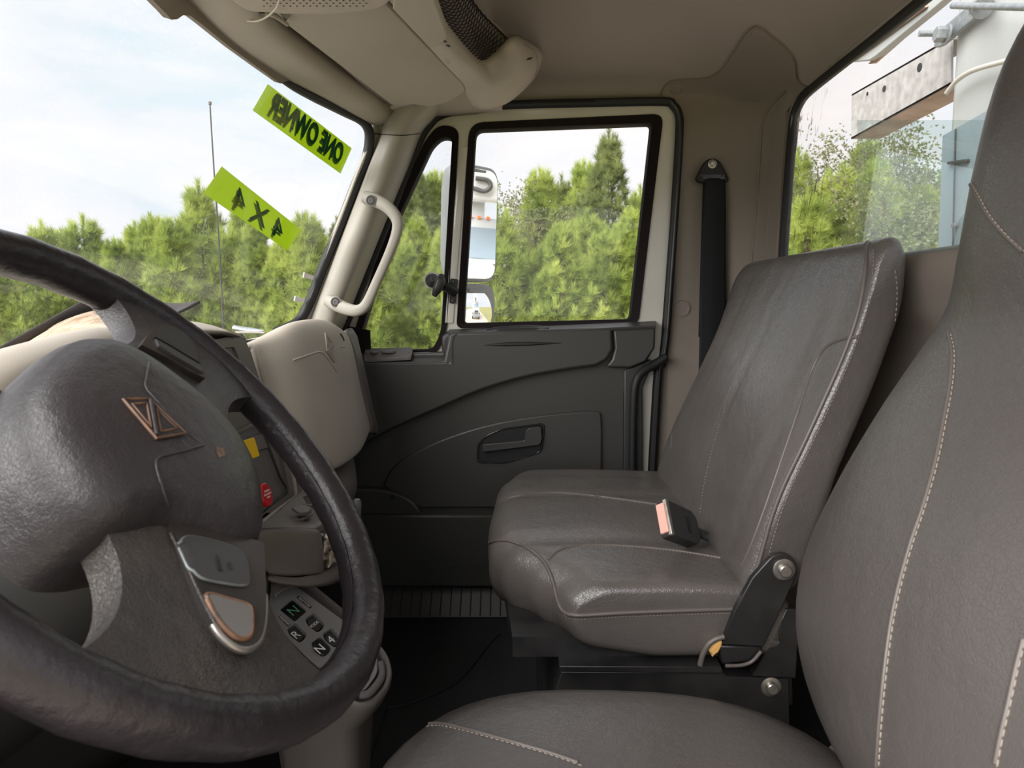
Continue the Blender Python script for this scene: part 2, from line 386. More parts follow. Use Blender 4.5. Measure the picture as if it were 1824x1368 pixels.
def stitches(name, px, bv, m, parent, step=0.0045, ln=0.0032, r=0.0006, lift=0.0006, n=8):
    dp = drape(pxpath(px, n), bv, lift)
    if len(dp) < 2: print('no drape', name); return None
    pts = resample([p for p, q in dp], step); nr = [q for p, q in dp]; v, f = [], []
    for a, b in zip(pts, pts[1:]):
        d = (b-a)
        if d.length > step*1.8: continue
        d.normalize(); i = min(range(len(dp)), key=lambda k: (dp[k][0]-a).length_squared); nn = nr[i]; s = d.cross(nn).normalized(); c = (a+b)/2; k = len(v)
        for t, w in ((-1, .5), (-.6, 1), (.6, 1), (1, .5)):
            q = c+d*t*ln/2
            v += [q+s*r*w-nn*r*0.6, q+nn*r*w, q-s*r*w-nn*r*0.6]
        for j in range(3):
            for i2 in range(3): f.append((k+j*3+i2, k+j*3+(i2+1) % 3, k+j*3+3+(i2+1) % 3, k+j*3+3+i2))
    o = mk(name, v, f, m, parent, angle=180); o['kind'] = 'stuff'
    return o
def cord(name, px, bv, r, m, parent, lift=0.0, n=8, seg=8, step=0.006, label=None):
    dp = drape(pxpath(px, n), bv, lift); pts = resample([p for p, q in dp], step)
    return tube(name, pts, r, m, parent, seg=seg, label=label)
def patch(name, px, bv, thick, m, parent, step=12, lift=0.0006, label=None, rr=None, angle=40, skirt=0.002):
    """pixel outline -> a thin shell lying on a built surface"""
    poly = [Vector((x, y)) for x, y in px]
    dense = []
    for a, b in zip(poly, poly[1:]+poly[:1]):
        k = max(1, int((b-a).length/step)); dense += [a+(b-a)*i/k for i in range(k)]
    xs = [p.x for p in poly]; ys = [p.y for p in poly]; inner = []
    y = min(ys)+step*.5
    while y < max(ys):
        x = min(xs)+step*.5
        while x < max(xs):
            q = Vector((x, y))
            ins = False
            for a, b in zip(dense, dense[1:]+dense[:1]):
                if (a.y > y) != (b.y > y) and x < (b.x-a.x)*(y-a.y)/(b.y-a.y)+a.x: ins = not ins
            if ins and min((q-d).length for d in dense) > step*.45: inner.append(q)
            x += step
        y += step
    n = len(dense)
    vv, ee, ff, *_ = geometry.delaunay_2d_cdt(dense+inner, [(i, (i+1) % n) for i in range(n)], [list(range(n))], 1, 1e-4)
    top, ok = [], {}
    for i, q in enumerate(vv):
        d = ray(q.x, q.y).normalized(); h = bv.ray_cast(CAM, d)
        if h[0] is None: continue
        nn = h[1] if h[1].dot(d) < 0 else -h[1]; ok[i] = len(top); top.append((h[0]+nn*lift, nn))
    fs = [[ok[i] for i in f] for f in ff if all(i in ok for i in f)]
    cnt = {}
    for f in fs:
        for a, b in zip(f, f[1:]+f[:1]): cnt[(a, b)] = 1
    k = len(top); v = [p+nn*thick for p, nn in top]+[p-nn*skirt for p, nn in top]
    F = list(fs)
    for (a, b) in cnt:
        if (b, a) not in cnt: F.append([b, a, a+k, b+k])
    return mk(name, v, F, m, parent, angle=angle, label=label)
# ------------------------------------------------------------------ room shell: floor, ceiling, rear wall, side wall
def struct(o, label=None):
    o['kind'] = 'structure'
    if label: o['label'] = label
    return o
flo = struct(box('floor', (0.0, 0.78, -0.02), (1.5, 2.16, 0.04), M_mat))
tube('mat_rib', [V(PZ(x, y, 0).x, PZ(x, y, 0).y, 0.001) for x, y in ((890, 1130), (870, 1150), (815, 1215), (735, 1252), (690, 1262))], 0.0035, M_mat, flo, seg=6, smooth=5)
tube('mat_rib', [V(PZ(x, y, 0).x, PZ(x, y, 0).y, 0.001) for x, y in ((690, 1262), (672, 1320), (650, 1380))], 0.0035, M_mat, flo, seg=6, smooth=5)
fw = struct(surf('wall_front', [[V(x, y, z) for y in (1.93, 1.5, 1.0, 0.5, -0.1)] for x, z in ((-0.60, 0.80), (-0.66, 0.45), (-0.62, 0.15), (-0.45, 0.0))], M_felt, solid=0.02))
# headliner
zc = {1.935: 1.385, 1.915: 1.42, 1.87: 1.455, 1.76: 1.488, 1.55: 1.508, 1.2: 1.525, 0.8: 1.53, 0.4: 1.52, 0.05: 1.47, -0.06: 1.40}
rows = []
for X, dz in ((-0.33, 0.03), (-0.22, 0.01), (0.0, 0.0), (0.28, 0.0), (0.46, 0.012), (0.56, 0.045), (0.625, 0.095), (0.668, 0.15)):
    ys = {-0.33: 0.93, -0.22: 0.975}.get(X, 1.0)
    rows.append([V(X, y*ys, z-dz) for y, z in zc.items()])
ceil = struct(surf('ceiling', rows, M_head, solid=0.03, solid_off=1))
# side wall behind the door and the rounded rear corner
plan = ((0.36, 1.93), (0.405, 1.915), (0.50, 1.915), (0.565, 1.89), (0.610, 1.84), (0.626, 1.77), (0.630, 1.705))
sw = [[V(x+(0.03 if i > 3 else 0)*max(0, z-0.95)/0.45, y, z) for i, (x, y) in enumerate(plan)] for z in (0.0, 0.4, 0.8, 1.1, 1.3, 1.42)]
wr = struct(surf('wall_right', sw, M_trim, solid=0.02, solid_off=0))
# rear wall below the window with its padded ledge
prof = ((0.655, 0.0), (0.655, 0.4), (0.645, 0.75), (0.612, 0.85), (0.598, 0.90), (0.603, 0.93), (0.622, 0.944), (0.66, 0.948))
rear = struct(surf('wall_rear', [[V(x, y, z) for y in (1.90, 1.5, 1.0, 0.5, -0.1)] for x, z in prof], M_trim, solid=0.02, nu=4))
# rear window
RO, RN = V(0.638, 1.3, 1.165), V(1, 0, -0.105).normalized()
def RP(x, y, off=0.0): return PP(x, y, RO+RN*off, RN)
rw = thing('window_2', 'rear cab window with black rubber gasket, dried dirt streaks and a hazy tinted sliding pane', None, (0.62, 0.8, 0.95), kind='structure')
def rw_at(yw, z): return V(RO.x+(z-RO.z)*0.105, yw, z)
loop = rpoly([rw_at(1.70, 0.90), rw_at(1.70, 1.39), rw_at(0.10, 1.40), rw_at(0.10, 0.90)], 0.07, 6)
mk('pane', loop, [tuple(range(len(loop)))], G_rear, rw, smooth=False)
tube('gasket', [RP(x, y) for x, y in ((1393, 520), (1396, 440), (1404, 330), (1411, 240), (1415, 207), (1424, 184), (1440, 164), (1500, 115), (1560, 68), (1640, 3), (1720, -62))], (0.012, 0.011), M_black, rw, seg=8, smooth=4)
mk('sliding_pane', [RP(x, y, -0.006) for x, y in ((1527, 214), (1790, 214), (1790, 452), (1527, 458))], [(0, 1, 2, 3)], G_slide, rw, smooth=False)
# ------------------------------------------------------------------ windshield
def wsx(y, z): return -0.55+0.135*((y-0.95)/0.77)**2-0.334*(1.32-z)
wsr = [[V(wsx(y, z), y, z) for y in (1.80, 1.6, 1.3, 0.95, 0.6, 0.3, 0.08)] for z in (1.37, 1.15, 0.95, 0.70)]
w1 = thing('window_1', 'curved windshield with black rubber gasket above the dashboard', None, (-0.7, 0.95, 0.75), kind='structure')
wsg = surf('pane', wsr, G_wind, w1)
BWS = bvh(wsg)
wsf = surf('header_probe', [[V(wsx(y, z), y, z) for y in (2.1, 1.6, 1.3, 0.95, 0.6, 0.3, 0.08)] for z in (1.6, 1.15, 0.95, 0.60)], G_wind)
BWX = bvh(wsf); D.objects.remove(wsf)
def WS(x, y, off=0.0):
    h, n = drape([(x, y)], BWX, off)[0]; return h
tube('gasket', [WS(x, y, 0.004) for x, y in ((474, 124), (520, 152), (560, 172), (610, 197), (638, 211), (652, 226), (656, 246), (650, 282), (630, 332), (603, 402), (572, 478), (548, 540), (528, 572), (490, 590))], [(0.005, 0.005), (0.010, 0.010)]+[(0.0125, 0.0125)]*12, M_black, w1, seg=8, smooth=5)
patch('upper_frame_strip', [(240, -20), (262, 0), (280, 18), (292, 31), (303, 30), (313, 23), (326, 24), (350, 42), (400, 82), (450, 118), (490, 146), (506, 140), (485, 118), (430, 78), (350, 10), (322, -20)], BWX, 0.012, M_trim, w1)
tube('gasket_edge', [WS(x, y, 0.012) for x, y in ((318, -30), (390, 46), (440, 86), (482, 118))], [(0.003, 0.003), (0.0035, 0.0035), (0.005, 0.005), (0.008, 0.008)], M_black, w1, seg=6, smooth=4)
# ------------------------------------------------------------------ overhead header
hd = struct(surf('trim_1', [
    [WS(x, y, 0.008) for x, y in ((300, -45), (395, 54), (477, 114), (567, 165), (657, 216))],
    [PZ(365, -70, 1.338), PZ(440, 28, 1.338), PZ(515, 88, 1.338), PZ(612, 158, 1.338), PZ(708, 217, 1.342)],
    [PZ(400, -90, 1.345), PZ(452, 0, 1.345), PZ(512, 62, 1.350), PZ(618, 142, 1.352), PZ(724, 217, 1.350)],
    [PZ(430, -90, 1.372), PZ(480, 0, 1.374), PZ(530, 52, 1.376), PZ(640, 135, 1.374), PZ(748, 213, 1.372)],
    [PZ(560, -80, 1.368), PZ(620, 0, 1.385), PZ(680, 55, 1.385), PZ(770, 130, 1.380), PZ(840, 198, 1.388)],
    [PZ(700, -60, 1.375), PZ(745, 0, 1.378), PZ(790, 55, 1.378), PZ(855, 125, 1.376), PZ(895, 190, 1.385)]], M_beige_lt, solid=0.02, solid_off=0))
struct(surf('trim_4', [[V(wsx(y, 1.34)-0.01, y, 1.338) for y in (1.0, 0.7, 0.4, 0.05)], [V(-0.42, y, 1.345) for y in (1.0, 0.7, 0.4, 0.05)], [V(-0.22, y, 1.385) for y in (1.0, 0.7, 0.4, 0.05)], [V(-0.05, y, 1.46) for y in (1.0, 0.7, 0.4, 0.05)], [V(0.05, y, 1.53) for y in (1.0, 0.7, 0.4, 0.05)]], M_beige_lt, solid=0.02, solid_off=0))
# ------------------------------------------------------------------ passenger door
Yf = 1.895
dr = thing('door_1', 'passenger door with white painted frame and dark grey inner panel', None, (0.0, 1.9, 0.1), kind='structure')
outer = rpoly([P(x, y, Yf) for x, y in ((600, 640), (628, 560), (752, 246), (790, 205), (850, 190), (1195, 181), (1207, 215), (1178, 600), (1172, 660), (1150, 1070), (640, 1070))], [0, 0, .05, .05, .02, .06, .03, 0, 0, 0, 0], 4)
vent_o = rpoly([P(x, y, Yf) for x, y in ((620, 630), (690, 400), (757, 252), (782, 222), (818, 228), (796, 590), (778, 632))], [.02, 0, .03, .05, .05, .03, .03], 5)
vent_i = rpoly([P(x, y, Yf) for x, y in ((632, 625), (702, 400), (768, 258), (786, 242), (805, 244), (785, 592), (770, 623))], [.02, 0, .03, .03, .03, .03, .02], 5)
main_o = rpoly([P(x, y, Yf) for x, y in ((836, 219), (1182, 203), (1137, 576), (813, 585))], [.04, .03, .02, .02], 5)
main_i = rpoly([P(x, y, Yf) for x, y in ((847, 229), (1163, 217), (1124, 569), (825, 576))], [.02, .012, .012, .01], 5)
plate('door_frame', outer, (0, 0.04, 0), M_white, dr, bevel=0.010, seg=3, holes=(vent_o, main_o))
vg = ringplate('vent_gasket', vent_o, vent_i, (0, 0.045, 0), M_felt, dr, inner_shift=(0, 0.012, 0))
for v in vg.data.vertices: v.co.y -= 0.006
mg = ringplate('window_gasket', main_o, main_i, (0, 0.045, 0), M_felt, dr, inner_shift=(0, 0.012, 0))
for v in mg.data.vertices: v.co.y -= 0.004
mk('vent_pane', [p+V(0, 0.02, 0) for p in vent_o], [tuple(range(len(vent_o)))], G_vent, dr, smooth=False)
mk('window_pane', [p+V(0, 0.02, 0) for p in main_o], [tuple(range(len(main_o)))], G_side, dr, smooth=False)
tube('division_bar_ridge', [P(x, y, Yf-0.002) for x, y in ((826, 262), (812, 420), (800, 575))], (0.004, 0.012), M_white, dr, seg=8, up=(0, 1, 0))
seal = [(596, 660), (612, 590), (640, 520), (690, 395), (742, 262), (765, 222), (790, 203), (850, 191), (930, 186), (1060, 183), (1180, 181), (1199, 188), (1209, 205), (1210, 240), (1203, 360), (1192, 520), (1186, 600), (1178, 652), (1170, 690), (1150, 1060)]
sl = tube('door_seal', [P(x, y, 1.888) for x, y in seal], (0.011, 0.013), M_black, dr, seg=8, smooth=4)
tube('seal_lip', [P(x+(2 if y > 220 else 0), y-(0 if y > 220 else 3), 1.878) for x, y in seal[9:]], 0.0035, M_darkplas, dr, seg=6, smooth=4)
# --- inner panel, built in overlapping mouldings
Yb = 1.872
base = [(628, 636), (640, 630), (788, 628), (800, 598), (1166, 582), (1165, 622), (1150, 648), (1122, 660), (1114, 700), (1112, 1050), (600, 1050), (600, 640)]
plate('door_panel', [P(x, y, Yb) for x, y in base], (0, 0.02, 0), M_door, dr, bevel=0.006)
crease = [(1062, 652), (1010, 659), (934, 673), (857, 696), (780, 729), (703, 763), (650, 790), (600, 812)]
up = [(632, 645)]+[(x, y) for x, y in ((790, 643), (800, 592), (1090, 583))]+[(1092, 622), (1082, 641)]+[(p.x, p.y) for p in catmull([V(x, y, 0) for x, y in crease], 3)]+[(600, 645)]
Ya = 1.845
pts = [P(x, y, Ya) for x, y in up]
armrest = plate('upper_moulding', pts, (0, 0.05, 0), M_door, dr, bevel=0.008, seg=3)
plate('rear_moulding', [P(x, y, 1.851) for x, y in ((1092, 584), (1168, 581), (1167, 620), (1150, 645), (1122, 656), (1080, 654), (1090, 640), (1095, 620))], (0, 0.03, 0), M_door, dr, bevel=0.006)
# the sloping shelf tops under the panes
def shelf(name, front, back, yf, yb, r=0.008):
    surf(name, [[P(x, y+5, yf+0.002) for x, y in front], [P(x, y, yf) for x, y in front], [P(x, y-1.5, yf+0.006) for x, y in front], [P(x, y, (yf+yb)/2) for x, y in [((a[0]+b[0])/2, (a[1]+b[1])/2) for a, b in zip(front, back)]], [P(x, y, yb) for x, y in back]], M_door, dr, nu=6, nv=4)
shelf('window_ledge', ((800, 594), (870, 592), (960, 591), (1090, 584), (1168, 580)), ((800, 586), (870, 583), (960, 579), (1090, 574), (1168, 571)), Ya, 1.90)
shelf('switch_ledge', ((625, 648), (680, 647), (740, 646), (795, 645)), ((632, 629), (680, 628), (740, 626), (792, 624)), Ya, 1.90)
surf('ledge_step', [[P(x, y, yy) for x, y, yy in r] for r in (((789, 646, 1.90), (787, 630, 1.90), (786, 606, 1.90), (790, 595, 1.90), (802, 586, 1.90)), ((796, 648, 1.85), (792, 630, 1.86), (792, 606, 1.86), (797, 597, 1.86), (808, 589, 1.87)), ((806, 650, 1.843), (806, 632, 1.842), (806, 610, 1.842), (808, 600, 1.842), (816, 594, 1.844)))], M_door, dr, nu=5, nv=5)
# long finger slot in the ledge, pull pocket below it
def slot(name, cx, cy, w, h, Y, m, ring=None):
    pts = [P(cx+w*math.copysign(abs(math.cos(a))**0.6, math.cos(a)), cy-0.035*w*math.cos(a)+h*math.sin(a), Y) for a in [2*math.pi*k/24 for k in range(24)]]
    if ring: tube(ring, pts, 0.0022, M_door, dr, seg=6, closed=True)
    return plate(name, pts, (0, 0.004, 0), m, dr)
slot('ledge_slot', 922, 586, 38, 2.4, 1.853, M_black)
tube('slot_rim', [P(922+55*math.cos(a), 586-2*math.cos(a)+5*math.sin(a), 1.868-0.014*math.sin(a)) for a in [2*math.pi*k/30 for k in range(30)]], 0.0016, M_darkplas, dr, seg=6, closed=True)
tube('pull_groove', [P(x, y, 1.8455) for x, y in ((862, 615), (900, 613), (945, 612), (1000, 611))], [(0.001, 0.001), (0.006, 0.005), (0.006, 0.005), (0.001, 0.001)], M_black, dr, seg=8, smooth=5)
# raised pad around the handle
pad = [(p.x, p.y) for p in catmull([V(x, y, 0) for x, y in ((1072, 850), (1072, 748), (1060, 733), (1010, 735), (934, 744), (857, 760), (780, 786), (723, 815), (696, 838), (682, 866))], 4)]+[(749, 905), (900, 905)]
plate('handle_pad', [P(x, y, 1.862) for x, y in pad], (0, 0.02, 0), M_door, dr, bevel=0.007, seg=3)
hp = [(849, 825), (849, 800), (852, 789), (868, 774), (895, 763), (965, 754), (971, 757), (969, 785), (965, 806), (900, 826)]
hb = rpoly([P(x, y, 1.858) for x, y in hp], 0.012, 4)
hi = rpoly([P(910+(x-910)*0.93, 791+(y-791)*0.90, 1.858) for x, y in hp], 0.011, 4)
ringplate('handle_bezel', hb, hi, (0, 0.02, 0), M_blackgloss, dr, bevel=0.002)
plate('handle_recess', hi, (0, 0.003, 0), M_black, dr)
for v in D.objects['handle_recess'].data.vertices: v.co.y += 0.0025
lev = rpoly([P(x, y, 1.846) for x, y in ((858, 792), (935, 785), (935, 770), (942, 762), (964, 760), (966, 782), (962, 793), (859, 806))], 0.008, 3)
plate('door_handle', lev, (0, 0.012, 0), M_darkplas, dr, bevel=0.003)
# map pocket and its screw cover
plate('map_pocket', [P(x, y, 1.825) for x, y in ((600, 918), (703, 918), (880, 918), (900, 1046), (600, 1046))], (0, 0.05, 0), M_door, dr, bevel=0.006)
plate('screw_cover', [P(x, y, 1.838) for x, y in [(600, 870)]+[(p.x, p.y) for p in catmull([V(x, y, 0) for x, y in ((638, 871), (677, 873), (705, 879), (726, 888), (740, 900), (751, 917))], 3)]+[(600, 917)]], (0, 0.03, 0), M_door, dr, bevel=0.005)
lathe('screw', [(0.007, 0), (0.007, 0.003), (0.004, 0.0035)], P(699, 886, 1.838), (0, -1, 0), M_black, dr, seg=14)
plate('door_label_recess', [P(x, y, 1.824) for x, y in ((796, 1006), (880, 1007), (880, 1013), (794, 1012))], (0, 0.003, 0), M_darkplas, dr)
# window switch plate on the lower ledge
sp = rpoly([P(647, 644, 1.846), P(651, 624, 1.885), P(736, 622, 1.885), P(733, 639, 1.846)], 0.008, 3)
swp = plate('switch_plate', [p+V(0, 0, 0.006) for p in sp], (0, 0, -0.010), M_grey, dr, bevel=0.0015)
for cx, cy, w, h in ((667, 630.5, 7, 4.2), (692, 629.5, 13, 3.2)):
    o = P(cx, cy, 1.866)
    plate('window_switch', [o+V(w/640*math.cos(a), 0.011*math.sin(a), 0.007) for a in [2*math.pi*k/20 for k in range(20)]], (0, 0, -0.006), M_grey, swp, bevel=0.001)
for x, y in ((656, 626), (732, 624), (652, 635), (728, 632)):
    o = P(x, y, 1.866 if y < 630 else 1.856)
    lathe('screw', [(0.0022, 0.0), (0.002, 0.0008)], o+V(0, 0, 0.0065), (0, 0, 1), M_black, swp, seg=8)
# rubber check strap at the rear edge of the panel
tube('check_strap', [P(x, y, Y) for x, y, Y in ((1187, 636, 1.872), (1165, 650, 1.868), (1145, 662, 1.858), (1132, 685, 1.85), (1128, 740, 1.85), (1126, 850, 1.85))], [(0.011, 0.012), (0.014, 0.012), (0.012, 0.012), (0.011, 0.011), (0.011, 0.011), (0.011, 0.011)], M_black, dr, seg=8, smooth=4)
plate('strap_channel', [P(x, y, 1.866) for x, y in ((1112, 660), (1150, 645), (1160, 640), (1158, 660), (1145, 690), (1145, 1040), (1110, 1040))], (0, 0.02, 0), M_darkplas, dr, bevel=0.003)
# vent latch
vl = thing('vent_latch', None, None); vl.parent = dr; vl.matrix_parent_inverse = Matrix.Translation(dr.location).inverted()
lathe('latch_base', [(0.0245, 0), (0.0245, 0.006), (0.021, 0.0085), (0.021, 0.010)], P(771, 500, 1.90), (0, -1, 0), M_white, vl, seg=24)
lathe('latch_cap', [(0.0195, 0.010), (0.0195, 0.013), (0.006, 0.014), (0.005, 0.018), (0.001, 0.018)], P(771, 500, 1.90), (0, -1, 0), M_blackgloss, vl, seg=24)
tube('latch_lever', [P(x, y, Y) for x, y, Y in ((786, 490, 1.862), (785, 500, 1.855), (779, 515, 1.852), (773, 527, 1.855))], [(0.008, 0.008), (0.015, 0.012), (0.014, 0.011), (0.007, 0.008)], M_darkplas, vl, seg=12, smooth=5)
tube('latch_arm', [P(x, y, Y) for x, y, Y in ((785, 508, 1.866), (798, 513, 1.872), (812, 522, 1.884))], (0.009, 0.013), M_black, vl, seg=8, sq=2.0)
plate('latch_bracket', rpoly([P(x, y, 1.884) for x, y in ((802, 496), (815, 497), (811, 541), (800, 540))], 0.004, 2), (0, 0.012, 0), M_black, vl, bevel=0.001)
for x, y in ((807.5, 501), (806, 535)): lathe('screw', [(0.004, 0), (0.0035, 0.002)], P(x, y, 1.884), (0, -1, 0), M_darkplas, vl, seg=10)
# sill plate along the door bottom
sill = struct(plate('baseboard_right', [V(-0.6, 1.78, 0.002), V(0.42, 1.78, 0.002), V(0.42, 1.86, 0.075), V(-0.6, 1.86, 0.075)], (0, 0.03, -0.004), M_sill, bevel=0.004))
tube('sill_edge', [V(-0.6, 1.862, 0.082), V(0.42, 1.862, 0.082)], 0.004, M_sill, sill, seg=8)
for k in range(26):
    x = -0.42+k*0.028
    tube('sill_rib', [V(x, 1.783, 0.008), V(x, 1.848, 0.066)], 0.0018, M_sill, sill, seg=5)
# ------------------------------------------------------------------ A-pillar
ap = struct(surf('trim_2', [[WS(a-9, y, 0.004), WS(a+4, y, 0.012), P((a+b)/2-14, y, 1.708), P((a+b)/2+12, y, 1.712), P(b-12, y-3, 1.77), P(b, y-4, 1.878)] for y, a, b in ((176, 682, 800), (212, 671, 772), (240, 668, 749), (300, 645, 725), (360, 622, 700), (430, 595, 672), (500, 568, 644), (560, 545, 620), (600, 530, 604), (650, 512, 590))], M_apillar, nu=5, nv=4, solid=0.01, solid_off=0))
BAP = bvh(ap)
cord('header_seam', [(657, 237), (690, 240), (720, 241), (747, 238)], BAP, 0.0013, M_black, ap)
# rear corner cover: a separate moulding lying over wall and headliner
BSH = bvh(ceil, wr)
cvr = struct(patch('trim_3', pxpath([(1177, 179), (1178, 165), (1184, 152), (1197, 142), (1225, 139), (1262, 136), (1288, 120), (1310, 88), (1330, 58), (1345, 45), (1358, 48), (1375, 62), (1402, 84), (1418, 108), (1422, 138), (1432, 150), (1440, 152)], 3)+[(1418, 172), (1405, 200), (1398, 300), (1385, 470), (1330, 520), (1260, 700), (1200, 830), (1186, 830), (1190, 600), (1205, 380), (1214, 220), (1205, 190), (1190, 180)], BSH, 0.006, M_trim, None, step=16))
BCV = bvh(cvr, wr, ceil)
for x, y in ((1204, 160), (1349, 62)):
    h, n = drape([(x, y)], BCV)[0]
    lathe('trim_button', [(0.016, -0.004), (0.016, 0.0), (0.013, 0.0025), (0.001, 0.003)], h, n, M_trim, cvr, seg=18)
h, n = drape([(1213, 549)], BCV)[0]
lathe('trim_button', [(0.027, -0.003), (0.027, 0.001), (0.022, 0.0025), (0.020, -0.001), (0.001, -0.001)], h, n, M_trim, cvr, seg=24)
cord('corner_groove', [(1400, 160), (1372, 190), (1358, 222), (1352, 300), (1345, 400), (1338, 470)], BCV, 0.004, M_trim, cvr)
cord('corner_groove', [(1385, 190), (1378, 250), (1372, 340), (1366, 430)], BCV, 0.0025, M_trim, cvr)
# ------------------------------------------------------------------ passenger bench
def section_loft(name, slices, m, parent, angle=60):
    return loft(name, slices, m, parent, caps=True, angle=angle)
def xz_ring(corners, Y, inset=0.0, n=5):
    """closed profile in XZ from (x, z, radius) corners, shrunk by inset"""
    c = [V(x, 0, z) for x, z, r in corners]; cen = sum(c, V(0, 0, 0))/len(c)
    pts = rpoly(c, [r for *_, r in corners], n); out = []
    if not inset: return [V(p.x, Y, p.z) for p in pts]
    A = np.array([[p.x, p.z] for p in pts]); m_ = (A.max(0)+A.min(0))/2 if False else A.mean(0); B = A-m_
    w_, E_ = np.linalg.eigh(B.T@B); Q = B@E_; hf = np.abs(Q).max(0); Q = Q*(1-inset/hf); A = Q@E_.T+m_     # shrink along the section's own axes
    return [V(a, Y, b) for a, b in A]
def lerp_tab(tab, x):
    if x <= tab[0][0]: return tab[0][1:]
    for a, b in zip(tab, tab[1:]):
        if x <= b[0]:
            t = (x-a[0])/(b[0]-a[0]); t = t*t*(3-2*t)
            return tuple(p+(q-p)*t for p, q in zip(a[1:], b[1:]))
    return tab[-1][1:]
def endround(Ys, y0, y1, r0, r1):
    out = []
    for k in range(6):
        t = k/6; out.append((y0+r0*(1-math.cos(t*math.pi/2)), r0*(1-math.sin(t*math.pi/2))))
    out += [(y, 0.0) for y in Ys]
    for k in range(6):
        t = 1-(k+1)/6; out.append((y1-r1*(1-math.cos(t*math.pi/2)), r1*(1-math.sin(t*math.pi/2))))
    return out
bn = thing('bench_seat', 'taupe vinyl passenger bench seat with high back along the far door', 'seat', (0.25, 1.4, 0.0))
# plan of the cushion front: a chamfered inboard corner
front = [(1.03, 0.058, 0.315), (1.08, 0.040, 0.31), (1.14, -0.005, 0.305), (1.20, -0.055, 0.295), (1.27, -0.082, 0.285), (1.40, -0.09, 0.28), (1.66, -0.085, 0.28), (1.80, -0.055, 0.28)]
cs = []
for y, ins in endround([1.06+0.02*k for k in range(36)], 1.03, 1.80, 0.020, 0.045):
    xf, zb = lerp_tab(front, y)
    t = (y-1.03)/0.77
    crown = 0.012*math.sin(math.pi*min(1, max(0, (y-1.10)/0.62)))+0.006*t
    g = 0.0
    for gy, gd, w in ((1.225, 0.006, 0.016), (1.505, 0.006, 0.016), (1.71, 0.004, 0.012)):
        g += gd*math.exp(-((y-gy)/w)**2)
    zt = 0.417+crown-g
    ring = xz_ring([(xf+0.025, zb, 0.03), (xf, zb+0.045, 0.03), (xf+0.004, zt-0.028, 0.045), (xf+0.05, zt+0.004, 0.08), (xf+0.20, zt+0.006, 0.1), (0.38, zt-0.004, 0.03), (0.42, zt-0.03, 0.02), (0.42, 0.298, 0.02), (0.20, 0.294, 0.02)], y, ins, 5)
    cs.append(ring)
cush = section_loft('cushion', cs, M_vinyl, bn)
BCU = bvh(cush)
edge = [(858, 976), (872, 967), (890, 963), (912, 965), (945, 980), (970, 1003), (985, 1035), (994, 1070), (1005, 1090), (1030, 1096), (1100, 1092), (1200, 1088), (1325, 1084)]
cord('piping', edge, BCU, 0.0035, M_piping, bn, lift=0.0005, n=6)
stitches('stitching', [(x+2, y+7) for x, y in edge[1:]], BCU, M_thread, bn, step=0.0055, ln=0.0035, r=0.0006)
stitches('stitching', [(1004, 828), (1050, 818), (1110, 828), (1190, 842)], BCU, M_thread, bn, step=0.006, ln=0.0035, r=0.0005)
stitches('stitching', [(886, 893), (930, 884), (978, 879), (1040, 883), (1120, 893), (1220, 908)], BCU, M_thread, bn, step=0.006, ln=0.0035, r=0.0005)
stitches('stitching', [(977, 1000), (990, 986), (1012, 977), (1050, 973), (1110, 974), (1200, 982), (1300, 998)], BCU, M_thread, bn, step=0.006, ln=0.0035, r=0.0005)
cord('seam', [(888, 891), (930, 882), (978, 877), (1040, 881), (1120, 891), (1220, 906)], BCU, 0.0022, M_piping, bn)
cord('seam', [(977, 998), (990, 984), (1012, 975), (1050, 971), (1110, 972), (1200, 980), (1300, 996)], BCU, 0.0025, M_piping, bn)
# backrest
bz = [(0.40, 0.330, 0.425), (0.47, 0.350, 0.45), (0.56, 0.384, 0.475), (0.66, 0.428, 0.50), (0.733, 0.463, 0.535), (0.80, 0.490, 0.56), (0.86, 0.508, 0.572), (0.91, 0.519, 0.575), (0.94, 0.526, 0.572)]
def back_ring(Y, ins, ztop, crown):
    c = []
    zs = [0.395, 0.47, 0.56, 0.66, 0.74, 0.81, 0.87]
    k = (ztop-0.40)/0.565
    for z in zs:
        f, b = lerp_tab(bz, z); w = math.sin(math.pi*min(1, max(0, (z-0.38)/0.62)))
        c.append((f-crown*w, 0.40+(z-0.40)*k, 0.04))
    f, b = lerp_tab(bz, 0.93); c += [(f+0.0, ztop-0.022, 0.03), (f+0.014, ztop-0.004, 0.025), (f+0.034, ztop, 0.02), (b, ztop-0.028, 0.03)]
    for z in (0.86, 0.74, 0.60, 0.47, 0.40):
        f, b = lerp_tab(bz, z); c.append((b, 0.40+(z-0.40)*k, 0.03))
    return xz_ring(c, Y, ins, 3)
bs = []
for y, ins in endround([1.05+0.018*k for k in range(38)], 1.03, 1.775, 0.022, 0.05):
    zt = 0.963 - 0.055*max(0, (y-1.66)/0.115)**2
    u = (y-1.03)/0.745
    cr = 0.028*math.sin(math.pi*min(1, max(0, (y-1.055)/0.72)))**0.7
    for gy, gd, w in ((1.115, 0.006, 0.012), (1.35, 0.004, 0.010), (1.58, 0.003, 0.010)):
        cr -= gd*math.exp(-((y-gy)/w)**2)
    bs.append(back_ring(y, ins, zt, cr))
back = section_loft('backrest', bs, M_vinyl, bn)
BBK = bvh(back)
bedge = [(1318, 1062), (1336, 1040), (1352, 1000), (1372, 930), (1395, 868), (1430, 795), (1467, 715), (1500, 640), (1524, 575), (1537, 520), (1543, 470), (1543, 440), (1552, 424)]
cord('piping', bedge, BBK, 0.0038, M_piping, bn, lift=0.0005, n=6)
stitches('stitching', [(x+13, y+3) for x, y in bedge[:-1]], BBK, M_thread, bn, step=0.0065, ln=0.0045, r=0.0008)
